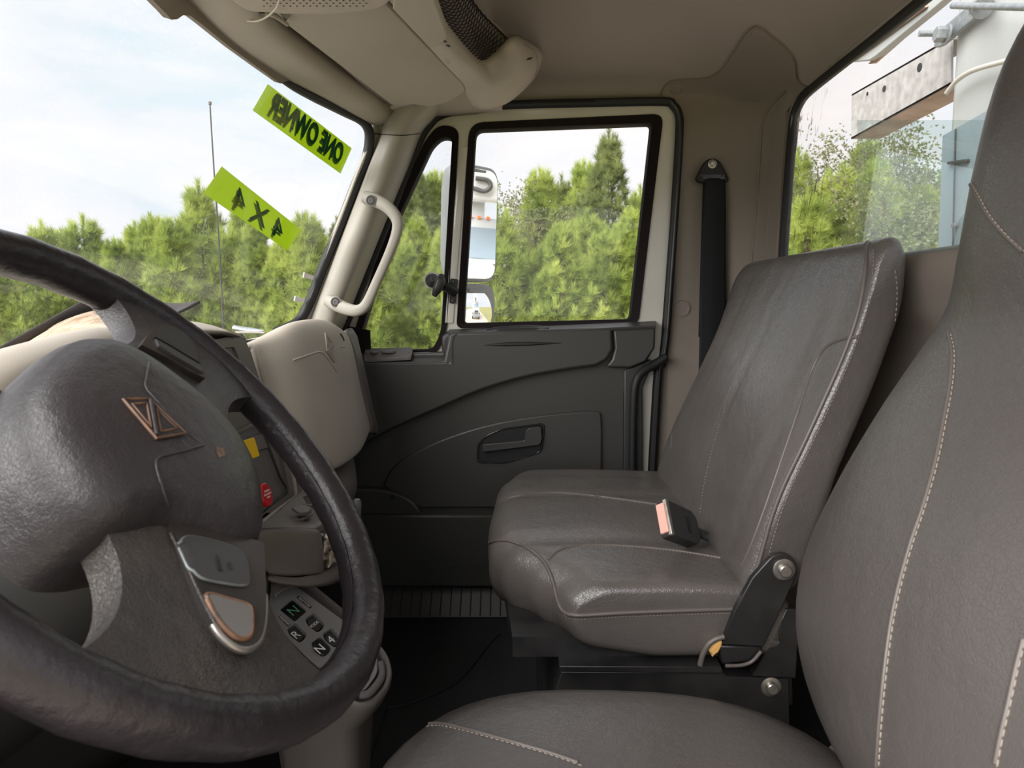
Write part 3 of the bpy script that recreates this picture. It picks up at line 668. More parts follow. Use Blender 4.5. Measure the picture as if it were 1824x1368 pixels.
stitches('stitching', [(1594, 480), (1598, 520), (1594, 570), (1585, 640), (1570, 700), (1552, 760)], BBK, M_thread, bn, step=0.008, ln=0.005, r=0.001)
stitches('stitching', [(1247, 915), (1255, 860), (1272, 790), (1300, 700), (1333, 600), (1360, 520), (1386, 455)], BBK, M_thread, bn, step=0.0065, ln=0.0035, r=0.0005)
stitches('stitching', [(1205, 700), (1220, 640), (1232, 600)], BBK, M_thread, bn, step=0.0065, ln=0.0035, r=0.0005)
cord('seam', [(1195, 800), (1203, 720), (1216, 660), (1232, 596)], BBK, 0.002, M_piping, bn)
bol = [(1528, 600), (1500, 604), (1472, 618), (1450, 650), (1432, 700), (1412, 760), (1388, 830), (1362, 905), (1338, 970), (1318, 1015)]
cord('seam', bol, BBK, 0.0028, M_piping, bn, lift=-0.0004)
# black steel base
plate('seat_base', [P(x, y, 1.035) for x, y in ((1000, 1196), (1290, 1198), (1295, 1206), (1405, 1208), (1408, 1368), (1420, 1500), (960, 1500), (980, 1260))], (0, 0.74, 0), M_metal_blk, bn, bevel=0.002)
plate('base_flange', [P(x, y, 1.026) for x, y in ((996, 1187), (1285, 1188), (1288, 1199), (1000, 1197))], (0, 0.06, 0), M_metal_blk, bn, bevel=0.001)
plate('cushion_pan', [V(-0.03, 1.06, 0.285), V(0.42, 1.06, 0.285), V(0.42, 1.78, 0.285), V(-0.05, 1.78, 0.275), V(-0.05, 1.28, 0.275)], (0, 0, 0.035), M_metal_blk, bn)
bolt('bolt', P(1373, 1223, 1.034), (0, -1, 0), 0.0095, M_steel, bn)
# recliner arm with its bolt, torn cover and foam beside it
arm = [(1286, 1148), (1310, 1085), (1340, 1030), (1369, 998)]+[(p.x, p.y) for p in catmull([V(x, y, 0) for x, y in ((1376, 991), (1393, 987), (1410, 993), (1419, 1008), (1419, 1024))], 3)]+[(1396, 1075), (1360, 1152)]
plate('recliner_arm', [P(x, y, 1.012) for x, y in arm], (0, 0.012, 0), M_metal_blk, bn, bevel=0.0015)
bolt('bolt', P(1396, 1014, 1.011), (0, -1, 0), 0.0098, M_steel, bn)
plate('arm_foot', [P(x, y, 1.015) for x, y in ((1282, 1150), (1358, 1152), (1352, 1178), (1286, 1184))], (0, 0.05, 0), M_metal_blk, bn, bevel=0.003)
tube('cover_hem', [P(x, y, 1.008) for x, y in ((1247, 1185), (1252, 1166), (1262, 1148), (1276, 1138), (1290, 1134))], 0.0045, M_piping, bn, seg=8, smooth=4)
tube('cover_hem', [P(x, y, 1.010) for x, y in ((1292, 1186), (1320, 1185), (1340, 1178), (1356, 1160))], 0.003, M_piping, bn, seg=8, smooth=4)
fo = [(1263, 1162), (1275, 1148), (1287, 1141), (1286, 1152), (1280, 1163), (1274, 1167), (1269, 1173), (1268, 1165)]
plate('torn_foam', [P(x, y, 1.012) for x, y in fo], (0, 0.02, 0), M_foam, bn, bevel=0.003)
tube('recliner_tube', [P(1395, 1150, 1.06), P(1398, 1250, 1.06)], 0.012, M_metal_blk, bn)
plate('rear_bracket', [P(x, y, 1.03) for x, y in ((1340, 1205), (1365, 1160), (1400, 1085), (1425, 1085), (1418, 1209))], (0, 0.02, 0), M_metal_blk, bn, bevel=0.002)
# buckle lying on the cushion
bk = thing('seat_belt_buckle', 'black seat belt buckle with pink release button lying on the bench cushion', 'buckle', P(1210, 945, 1.24))
Bo = P(1213, 934, 1.190); bx = (P(1249, 952, 1.222)-P(1179, 922, 1.158)).normalized(); by = (P(1216, 916, 1.215)-P(1212, 957, 1.168)); by = (by-bx*by.dot(bx)).normalized(); bz_ = bx.cross(by)
if bz_.dot(CAM-Bo) < 0: bz_ = -bz_
top = [Bo+bx*a+by*b for a, b in ((-0.046, -0.034), (0.034, -0.032), (0.046, -0.018), (0.046, 0.019), (0.034, 0.033), (-0.046, 0.034))]
plate('buckle_body', [p+bz_*0.008 for p in rpoly(top, 0.006, 3)], -bz_*0.024, M_darkplas, bk, bevel=0.004, seg=3)
plate('buckle_frame', [Bo+bx*a+by*b+bz_*0.0085 for a, b in ((-0.048, -0.034), (-0.040, -0.034), (-0.040, 0.034), (-0.048, 0.034))], -bz_*0.008, M_steel, bk, bevel=0.001)
plate('release_button', [Bo-bx*0.051+by*b+bz_*c for b, c in ((-0.028, 0.004), (0.028, 0.004), (0.028, -0.014), (-0.028, -0.014))], bx*0.012, M_pink, bk, bevel=0.002)
plate('label_recess', [Bo+bx*a+by*b+bz_*0.0083 for a, b in ((0.006, -0.016), (0.018, -0.016), (0.018, 0.016), (0.006, 0.016))], -bz_*0.001, M_blackgloss, bk)
tube('buckle_stalk', [Bo+bx*0.038, Bo+bx*0.062-bz_*0.002, P(1290, 968, 1.235), P(1312, 985, 1.26)], [(0.012, 0.008), (0.0095, 0.0065), (0.0095, 0.0065), (0.009, 0.006)], M_darkplas, bk, seg=10, smooth=4, up=by)
# shoulder belt hanging on the side wall
bt = thing('shoulder_belt', 'black shoulder belt hanging from its triangular anchor on the side pillar', 'seat belt', P(1268, 480, 1.87))
tri = rpoly([P(x, y, 1.872) for x, y in ((1256, 286), (1270, 280), (1283, 287), (1299, 318), (1296, 325), (1245, 325), (1239, 318))], 0.014, 4)
plate('anchor', tri, (0, 0.016, 0), M_black, bt, bevel=0.005, seg=3)
plate('anchor_slot', rpoly([P(x, y, 1.8705) for x, y in ((1253, 311), (1290, 311), (1291, 319), (1251, 319))], 0.003, 2), (0, 0.003, 0), M_blackgloss, bt)
bolt('anchor_bolt', P(1269, 292, 1.872), (0, -1, 0), 0.0068, M_steel, bt)
for x in (1251, 1286): lathe('rivet', [(0.004, 0), (0.003, 0.001)], P(x, 313, 1.8715), (0, -1, 0), M_darkplas, bt, seg=10)
surf('webbing', [[P(1256, 318, 1.874), P(1274, 318, 1.872), P(1291, 318, 1.876)], [P(1254, 360, 1.868), P(1273, 360, 1.864), P(1292, 360, 1.868)], [P(1250, 450, 1.866), P(1271, 450, 1.862), P(1292, 450, 1.866)], [P(1246, 600, 1.862), P(1269, 600, 1.858), P(1292, 600, 1.862)], [P(1240, 800, 1.858), P(1265, 800, 1.854), P(1290, 800, 1.858)]], M_web, bt, solid=0.003)
surf('webbing_return', [[P(1252, 320, 1.882), P(1264, 320, 1.880), P(1285, 320, 1.882)], [P(1248, 450, 1.880), P(1262, 450, 1.876), P(1285, 450, 1.880)], [P(1244, 600, 1.876), P(1258, 600, 1.872), P(1285, 600, 1.876)]], M_web, bt, solid=0.003)

# ------------------------------------------------------------------ driver's seat
ds = thing('driver_seat', 'taupe vinyl driver seat with tall integrated headrest in the front', 'seat', (0.2, 0.53, 0.0))
def sq_ring(cx, cy, z, ax, ay, p=2.6, n=40, tilt=0.0):
    out = []
    for k in range(n):
        a = 2*math.pi*k/n; c, s = math.cos(a), math.sin(a)
        x = ax*math.copysign(abs(c)**(2/p), c); y = ay*math.copysign(abs(s)**(2/p), s)
        out.append(V(cx+x, cy+y, z+tilt*x))
    return out
YC = 0.53
# cushion: stacked rounded rings
cr = []
for z, g in ((0.30, 0.03), (0.315, 0.008), (0.335, 0.0), (0.365, 0.0), (0.385, 0.006), (0.402, 0.022), (0.414, 0.048), (0.422, 0.085), (0.426, 0.13), (0.427, 0.18)):
    cr.append(sq_ring(0.095, YC, z, 0.268-g, 0.262-g, 2.7, 48, tilt=-0.03))
dcu = loft('cushion', cr, M_vinyl2, ds, angle=80)
BDC = bvh(dcu)
cseam = [(716, 1318), (735, 1303), (758, 1295), (785, 1293), (830, 1303), (900, 1322), (980, 1345), (1040, 1366)]
stitches('stitching', cseam, BDC, M_thread, ds, step=0.006, ln=0.004, r=0.0006)
cord('seam', [(x, y-4) for x, y in cseam], BDC, 0.0022, M_piping, ds)
# backrest with integrated headrest: (z, front x, half width, depth)
tab = [(0.36, 0.365, 0.20, 0.075), (0.40, 0.325, 0.235, 0.095), (0.46, 0.288, 0.252, 0.11), (0.53, 0.270, 0.258, 0.115), (0.60, 0.277, 0.258, 0.112), (0.68, 0.310, 0.254, 0.105), (0.76, 0.352, 0.245, 0.095), (0.82, 0.384, 0.228, 0.086), (0.865, 0.398, 0.200, 0.08), (0.92, 0.398, 0.180, 0.074), (1.0, 0.402, 0.166, 0.07), (1.08, 0.414, 0.154, 0.066), (1.14, 0.438, 0.135, 0.058), (1.19, 0.468, 0.105, 0.046), (1.215, 0.50, 0.05, 0.025)]
br = []
zz = [0.36, 0.375, 0.39]+[0.41+0.02*k for k in range(39)]+[1.185, 1.20, 1.21, 1.215]
def tabl(z):
    for i, (a, b) in enumerate(zip(tab, tab[1:])):
        if z <= b[0]+1e-9:
            t = (z-a[0])/(b[0]-a[0]); pa = tab[max(0, i-1)]; pb = tab[min(len(tab)-1, i+2)]; r = []
            for k in (1, 2, 3):
                m0 = (b[k]-pa[k])/(b[0]-pa[0])*(b[0]-a[0]); m1 = (pb[k]-a[k])/(pb[0]-a[0])*(b[0]-a[0])
                r.append((2*t**3-3*t*t+1)*a[k]+(t**3-2*t*t+t)*m0+(-2*t**3+3*t*t)*b[k]+(t**3-t*t)*m1)
            return r
    return tab[-1][1:]
for z in zz:
    f, hw, dp = tabl(z); br.append(sq_ring(f+dp, YC, z, dp, hw, 2.5, 64, tilt=0.18))
dbk = loft('backrest', br, M_vinyl2, ds, angle=80)
BDB = bvh(dbk)
s1 = [(1727, 318), (1745, 350), (1765, 385), (1795, 420), (1830, 452)]
s2 = [(1694, 594), (1701, 630), (1697, 690), (1686, 750), (1672, 820), (1650, 900), (1628, 965), (1607, 1040), (1592, 1110), (1581, 1190), (1572, 1280), (1566, 1370)]
s3 = [(1828, 1140), (1815, 1190), (1802, 1250), (1788, 1310), (1776, 1372)]
for s in (s1, s2, s3):
    stitches('stitching', s, BDB, M_thread, ds, step=0.0062, ln=0.0048, r=0.0007)
    cord('seam', [(x-5, y-1) for x, y in s], BDB, 0.0018, M_piping, ds)
sil = [(1690, 605), (1640, 668), (1590, 735), (1540, 805), (1490, 875), (1452, 945), (1430, 1000)]
# frame and lever below the cushion
plate('seat_pan', [V(-0.10, 0.30, 0.30), V(0.36, 0.30, 0.30), V(0.36, 0.76, 0.30), V(-0.10, 0.76, 0.30)], (0, 0, -0.05), M_metal_blk, ds, bevel=0.01)
lathe('seat_bellows', [(0.17, 0.005), (0.19, 0.03), (0.16, 0.06), (0.19, 0.09), (0.16, 0.12), (0.19, 0.15), (0.16, 0.18), (0.19, 0.21), (0.16, 0.25)], (0.12, YC, 0.0), (0, 0, 1), M_black, ds, seg=28)
tube('recliner_lever', [P(x, y, Y) for x, y, Y in ((1400, 1400, 0.74), (1450, 1362, 0.76), (1488, 1344, 0.78), (1500, 1325, 0.80))], [(0.010, 0.006)]*4, M_galv, ds, seg=10, smooth=5)
# ------------------------------------------------------------------ dashboard
da = thing('dashboard', 'beige truck dashboard with dark control panel, vents and passenger cover', 'dashboard', (-0.5, 0.95, 0.3))
# passenger cover: bulged beige panel beside the door
pc_rows = [
    [(442, 640, 1.15, -.06), (480, 620, 1.22, -.06), (530, 592, 1.33, -.05), (580, 590, 1.50, -.05), (612, 604, 1.70, -.04)],
    [(441, 612, 1.15, 0), (478, 597, 1.22, 0), (528, 573, 1.33, 0), (577, 570, 1.52, 0), (613, 591, 1.71, 0)],
    [(447, 640, 1.15, .012), (490, 626, 1.21, .014), (540, 606, 1.32, .012), (592, 600, 1.50, .012), (622, 618, 1.71, .008)],
    [(462, 700, 1.15, .01), (510, 700, 1.20, .018), (560, 700, 1.30, .014), (612, 690, 1.49, .010), (639, 690, 1.71, .006)],
    [(484, 770, 1.14, .01), (530, 775, 1.19, .018), (580, 775, 1.29, .014), (630, 762, 1.48, .010), (654, 752, 1.71, .006)],
    [(508, 826, 1.13, .005), (548, 832, 1.18, .012), (592, 826, 1.28, .012), (636, 800, 1.48, .008), (657, 768, 1.71, .002)],
    [(516, 842, 1.13, -.015), (555, 850, 1.18, -.012), (596, 838, 1.28, -.012), (638, 806, 1.48, -.012), (657, 773, 1.71, -.015)],
    [(516, 846, 1.15, -.07), (555, 854, 1.20, -.07), (596, 840, 1.30, -.07), (638, 806, 1.50, -.07), (657, 773, 1.72, -.06)]]
pcv = surf('passenger_cover', [[P(x, y, Y)+V(dx, 0, 0) for x, y, Y, dx in r] for r in pc_rows], M_beige, da, nu=6, nv=5, solid=0.012)
BPC = bvh(pcv)
# ridge lines and emblem on the passenger cover
cord('cover_crease', [(522, 642), (545, 634), (568, 627), (578, 633), (590, 648), (600, 664)], BPC, 0.0020, M_beige, da)
cord('cover_crease', [(600, 664), (601, 640), (602, 620), (614, 618)], BPC, 0.0016, M_beige, da)
def on(bv, pts, lift=0.0): return [h for h, n in drape(pts, bv, lift)]
def emblem(name, q, bv, m_rim, m_bar, parent, r, rim2=True):
    """diamond outline with two triangles and an upright bar between them; q = 4 pixel corners (far tip, side, near tip, side)"""
    def lerp(a, b, t): return (a[0]+(b[0]-a[0])*t, a[1]+(b[1]-a[1])*t)
    base = patch(name, q, bv, 0.0012, m_bar, parent, step=9, lift=0.0006)
    path = []
    for a, b in zip(q, q[1:]+q[:1]): path += [lerp(a, b, k/6) for k in range(6)]
    tube('emblem_rim', on(bv, path, 0.0016), r, m_rim, base, seg=6, closed=True)
    c = lerp(q[0], q[2], .5)
    for tip in (q[0], q[2]):
        a, b = lerp(q[1], c, .18), lerp(q[3], c, .18)
        tri = [lerp(tip, c, .28), lerp(lerp(a, tip, .18), c, .12), lerp(lerp(b, tip, .18), c, .12)]
        pth = []
        for u, v in zip(tri, tri[1:]+tri[:1]): pth += [lerp(u, v, k/5) for k in range(5)]
        tube('emblem_triangle', on(bv, pth, 0.0018), r*0.8, m_rim, base, seg=6, closed=True)
    tube('emblem_bar', on(bv, [lerp(lerp(q[1], c, .12), lerp(q[3], c, .12), k/8) for k in range(9)], 0.0020), r*1.5, m_bar, base, seg=8)
    return base
emblem('cover_emblem', [(578, 594), (592, 612), (595, 646), (581, 625)], BPC, M_beige, M_apillar, da, 0.0016)
tube('vent_slot', on(BPC, [(605, 594), (609, 600), (612, 607)], 0.001), 0.0022, M_darkplas, da, seg=6)
# right end of the dash against the door, and the tubular lower edge
surf('end_cap', [[P(x, y, Y) for x, y, Y in r] for r in (((610, 591, 1.71), (620, 586, 1.76), (630, 600, 1.79)), ((626, 632, 1.715), (637, 640, 1.765), (644, 660, 1.79)), ((642, 700, 1.715), (652, 705, 1.77), (660, 730, 1.79)), ((655, 752, 1.715), (664, 755, 1.77), (667, 765, 1.79)), ((655, 770, 1.715), (664, 771, 1.77), (666, 774, 1.79)))], M_greybr, da, nu=4, nv=4, solid=0.01)
surf('lower_roll', [[P(x, y, Y)+V(dx, 0, 0) for x, y, Y, dx in r] for r in (
    ((505, 838, 1.12, -.06), (570, 838, 1.25, -.06), (615, 826, 1.45, -.06), (640, 806, 1.70, -.06)),
    ((508, 848, 1.12, -.02), (575, 850, 1.25, -.01), (618, 836, 1.45, -.01), (639, 808, 1.70, -.02)),
    ((520, 885, 1.12, .0), (585, 880, 1.25, .01), (625, 862, 1.45, .01), (641, 836, 1.70, -.01)),
    ((525, 925, 1.12, -.02), (590, 920, 1.25, -.01), (630, 900, 1.45, -.01), (641, 876, 1.70, -.02)),
    ((520, 960, 1.12, -.08), (585, 955, 1.25, -.08), (625, 940, 1.45, -.08), (638, 910, 1.70, -.08)))], M_greybr, da, nu=5, nv=4, solid=0.01)
surf('kick_panel', [[V(-0.66, 1.88, 0.82), V(-0.55, 1.885, 0.82), V(-0.44, 1.888, 0.80)], [V(-0.66, 1.88, 0.4), V(-0.55, 1.885, 0.4), V(-0.44, 1.888, 0.4)], [V(-0.66, 1.86, 0.0), V(-0.55, 1.87, 0.0), V(-0.44, 1.88, 0.0)]], M_felt, da, solid=0.008)
# centre stack: plane turned towards the driver
cA, cB, cC, cD_ = P(352, 604, 0.90), P(437, 598, 1.12), P(527, 886, 1.08), P(440, 972, 0.84)
co = cA; cn = (cB-cA).cross(cD_-cA).normalized()
if cn.dot(CAM-co) < 0: cn = -cn
def CP(x, y, off=0.0): return PP(x, y, co+cn*off, cn)
def cplate(name, pts, off, th, m, parent=da, r=0.0, bevel=0.001, holes=()):
    return plate(name, rpoly([CP(x, y, off) for x, y in pts], r, 3) if r else [CP(x, y, off) for x, y in pts], cn*-th, m, parent, bevel=bevel, holes=[rpoly([CP(x, y, off) for x, y in h], r or 0.004, 3) for h in holes])
# upper bezel with screen opening, lower bezel with valve panel
cplate('stack_side', [(250, 640), (432, 592), (448, 628), (530, 886), (522, 892), (400, 985), (300, 985)], -0.006, 0.03, M_greybr, bevel=0.003)
cplate('screen_bezel', [(300, 612), (428, 600), (437, 606), (503, 790), (300, 850)], 0.002, 0.012, M_greybr, r=0.006, holes=([(330, 628), (418, 618), (476, 770), (330, 810)],))
cplate('screen_inner_frame', [(330, 628), (418, 618), (476, 770), (330, 810)], -0.002, 0.008, M_grey, r=0.006, holes=([(340, 640), (412, 629), (462, 752), (340, 790)],))
cplate('screen', [(330, 632), (416, 622), (470, 765), (330, 805)], -0.008, 0.004, M_screen, bevel=0)
cplate('valve_bezel', [(360, 800), (470, 742), (506, 765), (526, 882), (520, 889), (420, 965), (360, 965)], 0.003, 0.012, M_greybr, r=0.005, holes=([(366, 800), (468, 752), (496, 775), (516, 874), (440, 940), (366, 950)],))
cplate('valve_panel', [(360, 800), (470, 745), (500, 770), (520, 880), (440, 946), (360, 956)], -0.003, 0.006, M_grey, bevel=0.0)
tube('panel_lip', [CP(x, y, 0.002) for x, y in ((462, 756), (480, 800), (499, 850), (512, 876), (490, 893), (455, 918), (420, 940))], 0.0022, M_darkplas, da, seg=6, smooth=3)
tube('bezel_edge', [CP(x, y, 0.004) for x, y in ((508, 780), (518, 830), (526, 878), (522, 889), (500, 905), (462, 935), (430, 960))], 0.0042, M_apillar, da, seg=8, smooth=3)
# binnacle hood of the centre stack
surf('stack_hood', [[P(x, y, Y)+V(dx, 0, 0) for x, y, Y, dx in r] for r in (
    ((240, 600, .72, -.10), (320, 582, .86, -.10), (395, 588, 1.02, -.10), (432, 610, 1.12, -.06)),
    ((240, 590, .72, -.05), (325, 571, .86, -.05), (398, 572, 1.02, -.05), (434, 592, 1.12, -.03)),
    ((250, 598, .72, 0.0), (330, 585, .86, 0.0), (400, 588, 1.02, 0.0), (436, 602, 1.12, 0.0)),
    ((255, 612, .72, -.004), (335, 600, .86, -.004), (404, 596, 1.02, -.004), (438, 606, 1.12, -.004)),
    ((255, 620, .72, -.05), (335, 607, .86, -.05), (404, 602, 1.02, -.05), (438, 610, 1.12, -.04)))], M_beige, da, nu=6, nv=5, solid=0.006)
# gauge hood in front of the driver
gh1 = [P(*q) for q in ((-260, 715, .50), (-60, 650, .55), (60, 611, .62), (185, 583, .72), (270, 588, .82))]
surf('gauge_hood', [[p+V(-.10, 0, -.05) for p in gh1], [p+V(-.02, 0, -.002) for p in gh1]]+[[P(*q) for q in r] for r in (
    ((-240, 745, .49), (-40, 675, .54), (85, 632, .60), (200, 604, .70), (276, 606, .80)),
    ((-200, 815, .49), (-5, 735, .54), (110, 684, .60), (215, 660, .70), (284, 655, .80)),
    ((-180, 860, .50), (20, 780, .55), (125, 730, .62), (225, 705, .72), (290, 698, .82)))], M_beige, da, nu=6, nv=5, solid=0.008)
surf('side_pod', [[P(x, y, Y)+V(dx, 0, 0) for x, y, Y, dx in r] for r in (
    ((-90, 690, .46, 0), (-30, 676, .48, 0), (8, 702, .50, 0), (26, 742, .52, 0)),
    ((-90, 700, .45, 0), (-34, 684, .47, 0), (2, 708, .49, 0), (20, 745, .51, 0)),
    ((-90, 780, .45, 0), (-34, 780, .47, 0), (2, 785, .49, 0), (16, 800, .51, .0)),
    ((-90, 860, .45, 0), (-34, 860, .47, 0), (0, 850, .49, 0), (12, 845, .51, 0)))], M_beige, da, nu=5, nv=4, solid=0.006)
# dark body under the gauge hood
surf('dash_body', [[P(x, y, Y) for x, y, Y in r] for r in (((-260, 800, .60), (0, 760, .66), (200, 690, .80), (330, 640, .95)), ((-200, 1000, .58), (60, 950, .64), (260, 850, .80), (380, 800, .92)), ((-150, 1250, .62), (100, 1180, .68), (300, 1050, .82), (430, 990, .95)), ((-150, 1500, .75), (100, 1420, .8), (300, 1300, .9), (430, 1200, 1.0)))], M_darkplas, da, nu=4, nv=4, solid=0.006)
surf('dash_top', [[V(-0.80, 0.15, 0.72), V(-0.83, 0.5, 0.735), V(-0.83, 0.95, 0.745), V(-0.79, 1.4, 0.765), V(-0.66, 1.80, 0.80)], [V(-0.62, 0.15, 0.735), V(-0.66, 0.5, 0.75), V(-0.66, 0.95, 0.76), V(-0.62, 1.4, 0.775), V(-0.55, 1.80, 0.80)], [V(-0.5, 0.15, 0.72), V(-0.54, 0.5, 0.735), V(-0.56, 0.95, 0.745), V(-0.53, 1.3, 0.765), V(-0.49, 1.78, 0.80)]], M_beige, da, solid=0.01)
# knobs of the parking and trailer brake valves
def knob(name, c, w, up, m, shape, lbl):
    """square or octagonal button on a shaft, facing along cn"""
    r_ = up.cross(w).normalized(); u_ = w.cross(r_)*1.0
    lathe('valve_shaft', [(0.0075, -0.03), (0.009, -0.012), (0.009, 0.0)], c, w, m, da, seg=16)
    o = plate(name, rpoly([c+r_*a+u_*b for a, b in shape], 0.003, 3), w*0.009, m, da, bevel=0.002, seg=3, label=lbl)
    return o, r_, u_
kw = (cn*0.85+V(0.3, -0.25, 0.1)).normalized(); ku = (CP(420, 780)-CP(432, 820)).normalized()
kc = P(440, 801, 0.90)
sqs = [(-0.0115, -0.0135), (0.0115, -0.0135), (0.0115, 0.0135), (-0.0115, 0.0135)]
knob('yellow_knob', kc, kw, ku, M_yellow, sqs, 'square yellow parking brake knob')
kc2 = P(466, 883, 0.88); oc = [(0.0165*math.cos(math.pi/8+k*math.pi/4)*0.82, 0.0172*math.sin(math.pi/8+k*math.pi/4)) for k in range(8)]
ko, r_, u_ = knob('red_knob', kc2, kw, ku, M_red, oc, 'octagonal red air supply knob with white lettering')
tc_ = kc2+kw*0.0095
for s_, dy, sz in (('TRAILER', 0.005, 0.0036), ('AIR SUPPLY', 0.0, 0.0036), ('PUSH', -0.0045, 0.0034)):
    text('lettering', s_, tc_+u_*dy*0.9, r_ if r_.dot(c_r) > 0 else -r_, u_, sz, M_print, ko, extr=0.0003)
# cup holder console
ch = thing('cup_holder', 'grey plastic cup holder tray with a folding tab', None); ch.parent = da; ch.matrix_parent_inverse = Matrix.Translation(da.location).inverted()
zt = P(520, 940, 0.93).z
def CZ(x, y, z=None): return PZ(x, y, zt if z is None else z)
surf('tray_front', [[P(x, y, Y) for x, y, Y in r] for r in (((458, 944, .87), (510, 941, .89), (562, 943, .92), (568, 950, .935)), ((458, 952, .866), (510, 950, .886), (566, 953, .915), (574, 962, .94)), ((462, 1000, .868), (512, 1000, .888), (570, 1004, .915), (577, 1010, .94)), ((480, 1024, .875), (520, 1026, .89), (566, 1022, .915), (578, 1018, .94)))], M_greybr, ch, nu=5, nv=4, solid=0.006)
plate('tray_top', [P(x, y, Y) for x, y, Y in ((440, 942, .88), (463, 934, .90), (500, 905, .98), (540, 870, 1.12), (560, 878, 1.12), (580, 900, 1.08), (590, 925, 1.02), (562, 941, .925), (510, 938, .89))], (0, 0, -0.01), M_greybr, ch, bevel=0.002)
def cupring(cx, cy, Y, rx, ry, nm):
    o = P(cx, cy, Y); pts = [o+V(rx*math.cos(a), ry*math.sin(a), 0.003) for a in [2*math.pi*k/28 for k in range(28)]]
    plate(nm, pts, (0, 0, -0.002), M_darkplas, ch); tube('holder_rim', pts, 0.0025, M_greybr, ch, seg=6, closed=True)
cupring(519, 920, .97, 0.030, 0.038, 'cup_well'); cupring(560, 893, 1.06, 0.026, 0.034, 'cup_well')
plate('folding_tab', rpoly([P(x, y, Y)+V(0, 0, 0.008) for x, y, Y in ((518, 912, .96), (542, 907, .98), (554, 914, .97), (551, 920, .95), (532, 922, .94))], 0.006, 3), (0, 0, -0.004), M_grey, ch, bevel=0.001)
plate('tab_post', [P(x, y, .955) for x, y in ((521, 920), (545, 921), (546, 938), (522, 936))], (0, 0.006, 0), M_darkplas, ch)
surf('tray_back', [[P(x, y, Y) for x, y, Y in r] for r in (((545, 905, 1.02), (575, 905, 1.06), (600, 900, 1.10), (625, 890, 1.14)), ((546, 950, 1.0), (575, 960, 1.05), (600, 960, 1.09), (628, 950, 1.13)), ((560, 1010, .99), (580, 1018, 1.03), (605, 1010, 1.07), (630, 995, 1.11)))], M_greybr, ch, nu=4, nv=4, solid=0.006)
surf('tray_base', [[P(x, y, Y) for x, y, Y in r] for r in (((478, 1024, .873), (530, 1028, .892), (575, 1018, .93), (600, 1006, .98), (618, 1000, 1.04)), ((480, 1030, .868), (532, 1036, .888), (580, 1030, .925), (608, 1014, .975), (626, 1006, 1.03)), ((495, 1040, .872), (545, 1044, .892), (585, 1038, .928), (610, 1026, .975), (630, 1014, 1.03)), ((520, 1045, .9), (560, 1046, .92), (590, 1042, .95), (612, 1030, .99), (630, 1018, 1.04)))], M_greybr, ch, nu=5, nv=4, solid=0.006)
surf('tray_pedestal', [[P(x, y, Y) for x, y, Y in r] for r in (((500, 1030, .94), (560, 1030, .98), (610, 1010, 1.06)), ((520, 1100, .98), (570, 1100, 1.02), (620, 1090, 1.08)), ((540, 1200, 1.05), (580, 1200, 1.1), (620, 1190, 1.15)))], M_felt, ch, nu=3, nv=3, solid=0.006)
lathe('tray_peg', [(0.008, -0.03), (0.008, 0.0), (0.005, 0.006)], P(636, 895, 1.16), (0.1, 0, 1), M_grey, ch, seg=12)
# crumpled tissue in the side bay of the tray
ti = []
for j in range(9):
    row = []
    for i in range(9):
        x, y = 571+i*5.6, 950+j*8.0-(i*2.2 if j > 4 else 0)
        row.append(P(x, y, 0.965+0.02*math.sin(i*1.9+j*0.8)+0.014*math.sin(j*2.7+i)+random.uniform(-.007, .007)))
    ti.append(row)
tag(surf('tissue', ti, M_tissue, nu=3, nv=3, solid=0.002), 'crumpled white paper tissue stuffed in the grey cup holder tray', 'tissue')
# papers and dark folder on top of the dash
fo = thing('paper_stack', 'worn paper sheets stacked on top of the dash under the windshield', 'paper', P(120, 585, 0.85))
M_paper = mat('paper', (0.26, 0.17, 0.11), 0.9, 0.2, col2=(0.56, 0.47, 0.36), vscale=38, bump=[('noise', 120, 0.9), ('wave', 60, 0.4)])
for k in range(5):
    e = 6*k
    top_ = [(40+e, 612-e*.4, .92), (100+e*.6, 577-e*.3, .93), (160+e*.2, 556-e*.15, .94), (176+e, 556+e*.25, .95), (200+e*.4, 566+e*.5, .95)]
    mid_ = [(30+e, 620-e*.1, .86), (85+e*.6, 594-e*.1, .86), (145, 573, .86), (180+e*.5, 570, .87), (205, 575, .88)]
    bot_ = [(0, 640, .78), (60, 616, .77), (125, 600, .77), (180, 590, .78), (215, 590, .80)]
    surf('sheet', [[P(x, y+k*2.0, Y+k*0.004)+V(0, 0, random.uniform(-.002, .002)) for x, y, Y in r] for r in (top_, mid_, bot_)], M_paper, fo, nu=4, nv=4, solid=0.0015)
cv = thing('folder', 'dark grey open folder cover leaning over papers against the windshield', 'folder', P(150, 560, 0.95))
M_fold = mat('folder_grey', (0.060, 0.052, 0.050), 0.6, 0.4, var=0.1)
surf('folder_cover', [[P(x, y, Y) for x, y, Y in r] for r in (((-40, 644, .82), (50, 592, .90), (110, 558, .96), (152, 534, 1.0)), ((-38, 647, .82), (53, 596, .90), (114, 563, .96), (157, 541, 1.0)), ((-20, 655, .84), (75, 602, .92), (135, 570, .98), (190, 548, 1.02)))], M_fold, cv, nu=4, nv=3, solid=0.004)
surf('folder_flap', [[P(x, y, Y) for x, y, Y in r] for r in (((152, 534, 1.0), (210, 535, 1.03), (275, 538, 1.06), (318, 540, 1.08), (356, 536, 1.10)), ((160, 542, .99), (215, 546, 1.01), (270, 548, 1.03), (310, 549, 1.05), (340, 545, 1.07)), ((175, 560, .97), (220, 566, .98), (262, 568, .99), (290, 566, 1.0), (312, 557, 1.02)))], M_fold, cv, nu=4, nv=3, solid=0.004)
